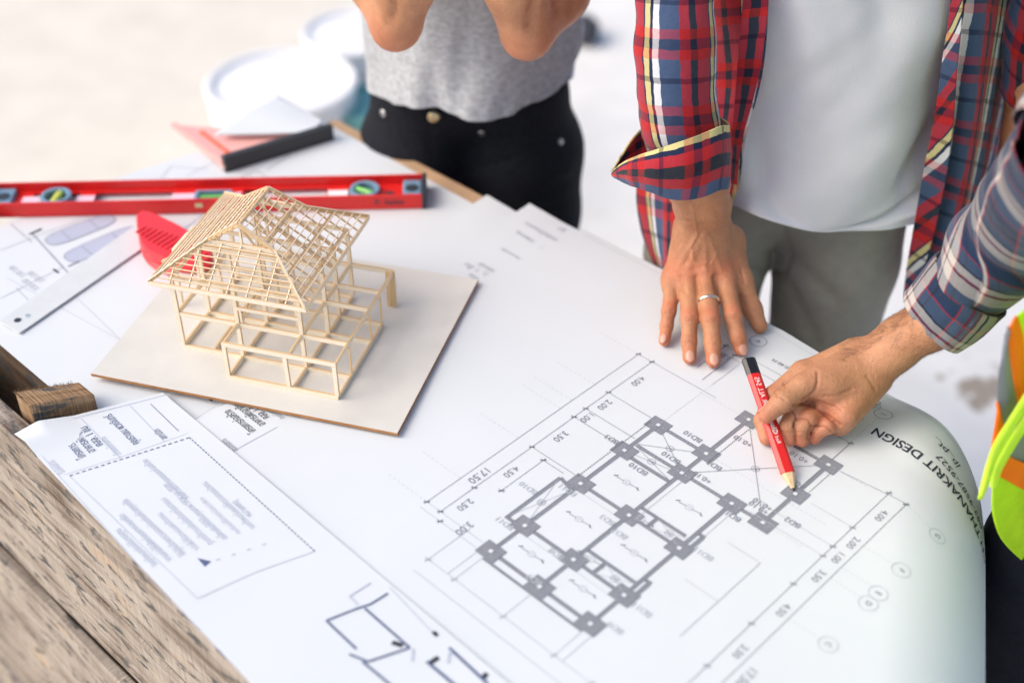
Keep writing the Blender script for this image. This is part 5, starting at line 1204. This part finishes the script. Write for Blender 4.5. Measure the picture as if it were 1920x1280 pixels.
# right sleeve with flared turned-up cuff
def oval(c, hw, hd, tilt=0., n=14, ax=Vector((1, 0, 0)), ay=Vector((0, 1, 0)), ph=math.pi):
    return [c + ax * (hw * math.cos(ph - 2 * math.pi * k / n * -1)) + ay * (hd * math.sin(ph - 2 * math.pi * k / n * -1)) + Vector((0, 0, tilt * math.cos(2 * math.pi * k / n))) for k in range(n)]
sl = [(1268, -160, 1.46, 78), (1266, -60, 1.425, 77), (1266, 20, 1.40, 74), (1267, 90, 1.385, 76), (1270, 160, 1.372, 77), (1275, 220, 1.362, 75), (1283, 265, 1.355, 74), (1288, 310, 1.350, 66)]
rows = []
for x, y, Y, hw in sl:
    c = V(x, y, Y); k = (Y * cP - (c.z - T - CH) * sP) / F
    rows.append(oval(c, hw * k * .97, hw * k * .80, ax=Vector((1, 0, 0)), ay=Vector((0, .97, -.25))))
def slv(u, v, iu, iv):
    e = .5 + .8 * iv
    return e * (.0045 * nz(u * 9, v * 24, 3) + .003 * nz(u * 20, v * 30, 7) + .0055 * nz(u * 14 + 4, v * 5, 5))
cloth('sleeve', rows, 120, 150, 'plaid_red', pm, .0014, closed=True, fold=slv, u0=.067, v0=.056)
top = [(1149, 322, 1.365), (1172, 303, 1.335), (1212, 287, 1.312), (1262, 270, 1.300), (1310, 253, 1.303), (1350, 236, 1.322), (1366, 233, 1.355)]
bot = [(1151, 326, 1.365), (1176, 342, 1.335), (1212, 356, 1.310), (1258, 372, 1.298), (1302, 371, 1.296), (1345, 356, 1.305), (1362, 348, 1.335)]
mid = [(1149, 324, 1.365), (1170, 322, 1.330), (1210, 322, 1.300), (1260, 322, 1.288), (1312, 312, 1.290), (1352, 297, 1.305), (1368, 292, 1.345)]
cloth('cuff', [pxring(top, 1.425, .01), pxring(mid, 1.43, .0), pxring(bot, 1.405, -.01)], 110, 40, 'plaid_cuff', pm, .0022, closed=True, fold=foldfn(.0022, 26, 26, 6), u0=.0, v0=.030, swap=1)
cin = [(1190, 318, 1.395), (1215, 303, 1.375), (1262, 290, 1.365), (1310, 275, 1.365), (1340, 262, 1.378), (1352, 258, 1.40)]
# left sleeve, in shade at the right edge of the frame
rows = []
for x, y, Y, hw in ((1995, -120, 1.52, 75), (1972, 0, 1.51, 74), (1955, 60, 1.505, 70), (1946, 120, 1.50, 65), (1940, 168, 1.50, 60)):
    c = V(x, y, Y); k = (Y * cP - (c.z - T - CH) * sP) / F; rows.append(oval(c, hw * k, hw * k * .9, ay=Vector((0, .8, .6))))
cloth('sleeve', rows, 70, 50, 'plaid_red', pm, .0016, closed=True, fold=foldfn(.004, 14, 22, 12), u0=.03)
# shirt back behind the trunk
bk = [[V(1925, -110, 1.60), V(1800, -130, 1.74), V(1560, -140, 1.78), V(1330, -130, 1.74), V(1225, -120, 1.60)], [V(1895, 150, 1.59), V(1780, 130, 1.73), V(1560, 120, 1.77), V(1340, 130, 1.73), V(1240, 140, 1.61)], [V(1842, 400, 1.56), V(1760, 330, 1.70), V(1540, 320, 1.75), V(1330, 320, 1.71), V(1200, 350, 1.60)]]
cloth('shirt_back', bk, 60, 50, 'plaid_red', pm, .0016, fold=foldfn(.006, 10, 3, 3))

# =================================================================== the person in the safety vest
pv = thing('person', 'person in blue and white plaid sleeve and lime safety vest, holding the red pencil', 'person', (.66, .98, 0))
hB = Body((.255, 1.02, T + .0015), (.53, 1.27, T + .20), .0012)
G3 = {'index': [(1506, 701, .050), (1450, 741, .036), (1429, 788, .0175), (1437, 821, .0095)],
      'middle': [(1519, 755, .031), (1492, 768, .038), (1478, 799, .028), (1481, 822, .0150)],
      'ring': [(1544, 771, .028), (1515, 785, .0360), (1501, 805, .0260), (1504, 824, .0140)],
      'pinky': [(1573, 789, .022), (1550, 799, .0290), (1534, 808, .0215), (1527, 820, .0125)]}
RB = {'index': [.0145, .0108, .0092, .0082], 'middle': [.0125, .0108, .0102, .0090], 'ring': [.0120, .0104, .0098, .0086], 'pinky': [.0110, .0096, .0090, .0080]}
JB = {k: [A(*p) for p in v] for k, v in G3.items()}
Bt = [A(1588, 697, .066), A(1509, 723, .064), A(1469, 751, .057), A(1437, 778, .0455)]
wr_ = [A(1604, 668, .064), A(1620, 690, .064), A(1636, 708, .058)]
for k, wp in (('index', wr_[0]), ('middle', wr_[1] * .5 + wr_[0] * .5), ('ring', wr_[1]), ('pinky', wr_[2])): hB.cone(wp, JB[k][0] - [0, 0, .002], .0215, .0150, .012)
hB.cone(JB['index'][0], JB['middle'][0], .0135, .0135, .010); hB.cone(JB['middle'][0], JB['ring'][0], .013, .013, .009); hB.cone(JB['ring'][0], JB['pinky'][0], .0125, .012, .009)
hB.cone(A(1625, 712, .055), A(1585, 778, .038), .018, .0155, .012)
for off in (-.010, .010):
    o_ = np.array([off * .55, off * .83, 0]) ; hB.chain([wr_[1] + o_, A(1680, 647, .088) + o_ * 1.2, A(1757, 594, .128) + o_ * 1.4, A(1850, 490, .205) + o_ * 1.5], [.0215, .0235, .0265, .027], .014)
base = hB.D.copy()
# fingers are blended apart from each other: each is a chain of its own laid over the palm with a tight radius
for k in G3: hB.chain(JB[k], RB[k], .0016 if k != 'index' else .003)
hB.chain(Bt, [.0205, .0138, .0118, .0092], .006); hB.cone(Bt[0], A(1540, 712, .066), .021, .0175, .012); hB.cone(A(1555, 730, .058), A(1600, 716, .058), .017, .017, .012)
P, Q = hB.arrays(); P = relax(P, Q, 2, .4); vn = normals(P, Q); cz = np.zeros(len(P))
z5 = lambda x, y: (1380 + x / 5.819, 640 + y / 5.819)
Ln = [([z5(885, 340), z5(890, 440), z5(868, 530), z5(800, 600), z5(720, 640)], 1.6, .0016, .40), ([z5(750, 622), z5(860, 640), z5(1000, 690), z5(1130, 740)], 1.6, .0010, .30), ([z5(640, 700), z5(720, 680), z5(810, 685), z5(900, 730), z5(970, 790), z5(1050, 850), z5(1130, 912)], 1.9, .0022, .75),
      ([z5(600, 745), z5(650, 790), z5(660, 850), z5(630, 930)], 1.5, .0014, .70), ([z5(670, 845), z5(740, 840), z5(800, 870), z5(825, 930)], 1.5, .0014, .70), ([z5(830, 925), z5(900, 915), z5(980, 935), z5(1040, 980)], 1.4, .0014, .60),
      ([z5(520, 460), z5(545, 490)], 1.3, .0009, .35), ([z5(430, 560), z5(450, 600)], 1.3, .0009, .35), ([z5(480, 600), z5(540, 640)], 1.6, .0006, .12), ([z5(960, 600), z5(1120, 590), z5(1260, 520)], 2, .0008, .12), ([z5(1430, 380), z5(1520, 520)], 2, .0008, .12),
      ([z5(640, 880), z5(650, 980), z5(655, 1090)], 1.6, .0016, .5), ([z5(805, 960), z5(790, 1060)], 1.6, .0016, .5), ([z5(520, 990), z5(620, 1000)], 1.2, .0005, .2), ([z5(670, 990), z5(770, 990)], 1.2, .0005, .25), ([z5(800, 1000), z5(860, 990)], 1.2, .0005, .2)]
Ln = [(p_, w_ * 1.5, dp_ * 1.25, dk_ * .55) for p_, w_, dp_, dk_ in Ln]
P = sculpt(P, vn, Ln, cz)
hv = (.70, 1.05, T + .02)
P2, Q2, at, sh = coarse_person(hv, T + .92, .44, Vector((-.75, .65, 0)), [([tuple(A(1850, 500, .20)), tuple(A(1965, 370, .31)), tuple(A(2060, 240, .43)), (.70, 1.10, T + .60)], [.030, .040, .044, .055], .02)], legs=False, vox=.0085)
P2 = relax(P2, Q2, 3)
red_b = [(JB[k][3], .012, .75) for k in G3] + [(JB[k][1], .012, .35) for k in G3] + [(Bt[3] - [0.006, .004, 0], .014, .6), (A(1555, 770, .04), .025, .45), (A(1640, 690, .06), .03, .1)]
bb, PB, QB = finish_body('body', [(P, Q, cz), (P2, Q2, None)], M['skin_b'], pv, red_b); hair_cap(at, sh, pv)
nail(bb, pv, Bt[3], Bt[2], .0092, .0100, .0125, .0005, updir=(-.35, .75, .55), lift=.0001)
vnB = normals(P, Q); al = np.array(A(1620, 690, .064)) - np.array(A(1757, 594, .128))
hairs(P, Q, vnB, al, (1560, 540, 1830, 780), 1500, 5, (.006, .013), zone=lambda px, fc: ((px[:, 1] - 690 + (px[:, 0] - 1620) * .70 < -30) & (px[:, 0] > 1585)) | ((px[:, 0] > 1665) & (fc < .35)), parent=None).parent = bb
hairs(P, Q, vnB, al, (1675, 540, 1830, 780), 650, 6, (.005, .011), parent=None).parent = bb
# rolled sleeve
def sleeve_rings(cs):
    rows = []
    for (x, y, z_, r, fl) in cs:
        c = U(x, y, z_) if x > 10 else Vector((x, y, z_)); rows.append((c, r, fl))
    out_ = []
    for i, (c, r, fl) in enumerate(rows):
        d = (rows[min(i + 1, len(rows) - 1)][0] - rows[max(0, i - 1)][0]).normalized(); u_ = d.cross(Vector((0, 0, 1))).normalized(); v_ = u_.cross(d)
        out_.append([c + u_ * (r * math.cos(a)) + v_ * (r * fl * math.sin(a)) for a in [2 * math.pi * k / 14 for k in range(14)]])
    return out_
cuffB = sleeve_rings([(1748, 603, .120, .0455, .85), (1775, 578, .138, .048, .88), (1806, 548, .160, .049, .9), (1822, 532, .172, .049, .9)])
cloth('cuff', cuffB, 110, 50, 'plaid_blue', pv, .003, closed=True, fold=foldfn(.0022, 22, 26, 3), u0=.03, v0=.0)
slB = sleeve_rings([(1808, 545, .162, .043, .9), (1835, 515, .185, .049, .95), (1875, 470, .22, .054, 1), (1920, 420, .26, .056, 1), (1980, 350, .33, .058, 1), (2040, 270, .41, .062, 1)])
slU = sleeve_rings([(2030, 283, .395, .069, 1), (.60, 1.13, T + .50, .072, 1), (.690, 1.10, T + .58, .080, 1), (.715, 1.09, T + .63, .085, 1)])
cloth('upper_sleeve', slU, 60, 40, 'plaid_blue', pv, .0016, closed=True, fold=foldfn(.004, 10, 14, 1), u0=.02, v0=.3)
cloth('sleeve', slB, 120, 110, 'plaid_blue', pv, .0016, closed=True, fold=lambda u, v, iu, iv: .0055 * nz(u * 10, v * 22, 2) + .003 * nz(u * 20, v * 30, 8), u0=.055, v0=.06)
# safety vest panels hanging at the right edge
def vest(name, mat, pts, Y=.985, dY=.0, n=24, amp=.004, seed=0):
    "patch through two surveyed edges (left, right), a list of pairs from top to bottom"
    rows = [[V(a[0], a[1], Y + dY + .0004 * (a[0] - 1880)), V((a[0] + b[0]) / 2, (a[1] + b[1]) / 2, Y + dY + .0004 * ((a[0] + b[0]) / 2 - 1880) - .004), V(b[0], b[1], Y + dY + .0004 * (b[0] - 1880))] for a, b in pts]
    return cloth(name, rows, n, 50, mat, pv, .0018, fold=foldfn(amp, 12, 10, seed))
vest('lime_panel', 'lime', [((1905, 592), (2060, 500)), ((1908, 625), (2060, 560)), ((1914, 670), (2060, 640)), ((1920, 720), (2060, 700)), ((1924, 770), (2060, 770))], dY=.006)
vest('orange_band', 'orange', [((1891, 612), (1909, 592)), ((1889, 640), (1919, 630)), ((1891, 665), (1922, 672)), ((1893, 700), (1926, 716)), ((1900, 750), (1930, 770))], dY=.003)
vest('reflective_tape', 'reflect', [((1887, 625), (1893, 612)), ((1879, 665), (1893, 658)), ((1871, 705), (1900, 705)), ((1870, 760), (1906, 745)), ((1874, 800), (1906, 790)), ((1870, 840), (1895, 830))], dY=.001)
vest('orange_band', 'orange', [((1870, 752), (1874, 766)), ((1868, 775), (1884, 800)), ((1862, 812), (1880, 822)), ((1856, 848), (1872, 850))], dY=-.001, n=12)
vest('reflective_tape', 'reflect', [((1936, 740), (2060, 720)), ((1905, 800), (2060, 820)), ((1888, 840), (2060, 880)), ((1884, 868), (2060, 930))], dY=-.004)
vest('orange_band', 'orange', [((1884, 852), (2060, 930)), ((1876, 872), (2060, 960)), ((1873, 892), (2060, 995))], dY=-.0075, amp=.002)
vest('lime_panel', 'lime', [((1874, 888), (2060, 990)), ((1862, 900), (2060, 1030)), ((1859, 940), (2060, 1080)), ((1866, 985), (2060, 1120)), ((1886, 1022), (2060, 1150)), ((1925, 1062), (2060, 1180))], dY=-.006, amp=.003)
vest('binding', 'limebind', [((1926, 728), (1942, 742)), ((1895, 778), (1909, 788)), ((1862, 832), (1876, 845)), ((1850, 870), (1863, 870)), ((1842, 905), (1852, 905)), ((1835, 936), (1840, 936))], Y=.965, n=10, amp=.001)
vest('binding', 'limebind', [((1932, 760), (1948, 772)), ((1902, 806), (1915, 816)), ((1876, 850), (1889, 858)), ((1862, 880), (1875, 884)), ((1858, 912), (1866, 914))], Y=.968, n=10, amp=.001)
# shirt trunk under the vest, jeans
rows = [[Vector(at(.17 * math.cos(a) * k, .115 * math.sin(a) * k, zz_)) for a in [2 * math.pi * q / 14 for q in range(14)]] for zz_, k in ((T + .05, .90), (T + .25, .92), (T + .50, 1.02), (T + .63, .85))]
vrows = [[Vector(at(.17 * math.cos(a) * k, .115 * math.sin(a) * k, zz_)) for a in [2 * math.pi * q / 14 for q in range(14)]] for zz_, k in ((T + .04, 1.0), (T + .25, 1.0), (T + .48, 1.10), (T + .60, 1.02))]
cloth('vest_shell', vrows, 60, 50, 'lime', pv, .0018, closed=True, fold=foldfn(.004, 10, 6, 7))
cloth('shirt', rows, 70, 60, 'plaid_blue', pv, .0016, closed=True, fold=foldfn(.004, 10, 6, 2))
jb = Body((.42, .78, T - .84), (.95, 1.30, T + .10), .0075)
for cx, cy in ((.632, 1.035), (.775, .99)):
    jb.chain([(cx + .02, cy, T + .03), (cx, cy, T - .12), (cx - .005, cy, T - .45), (cx, cy, T - .80)], [.085, .086, .066, .055], .03)
jb.cone((.65, 1.055, T + .02), (.77, .99, T + .02), .09, .09, .03)
P, Q = jb.arrays(); P = relax(P, Q, 3); vn = normals(P, Q); P = P + vn * np.array([[.004 * nz(p[0] * 12, p[1] * 12, p[2] * 16)] for p in P])
finish_body('jeans', [(P, Q, None)], M['jeans_dark'], pv)
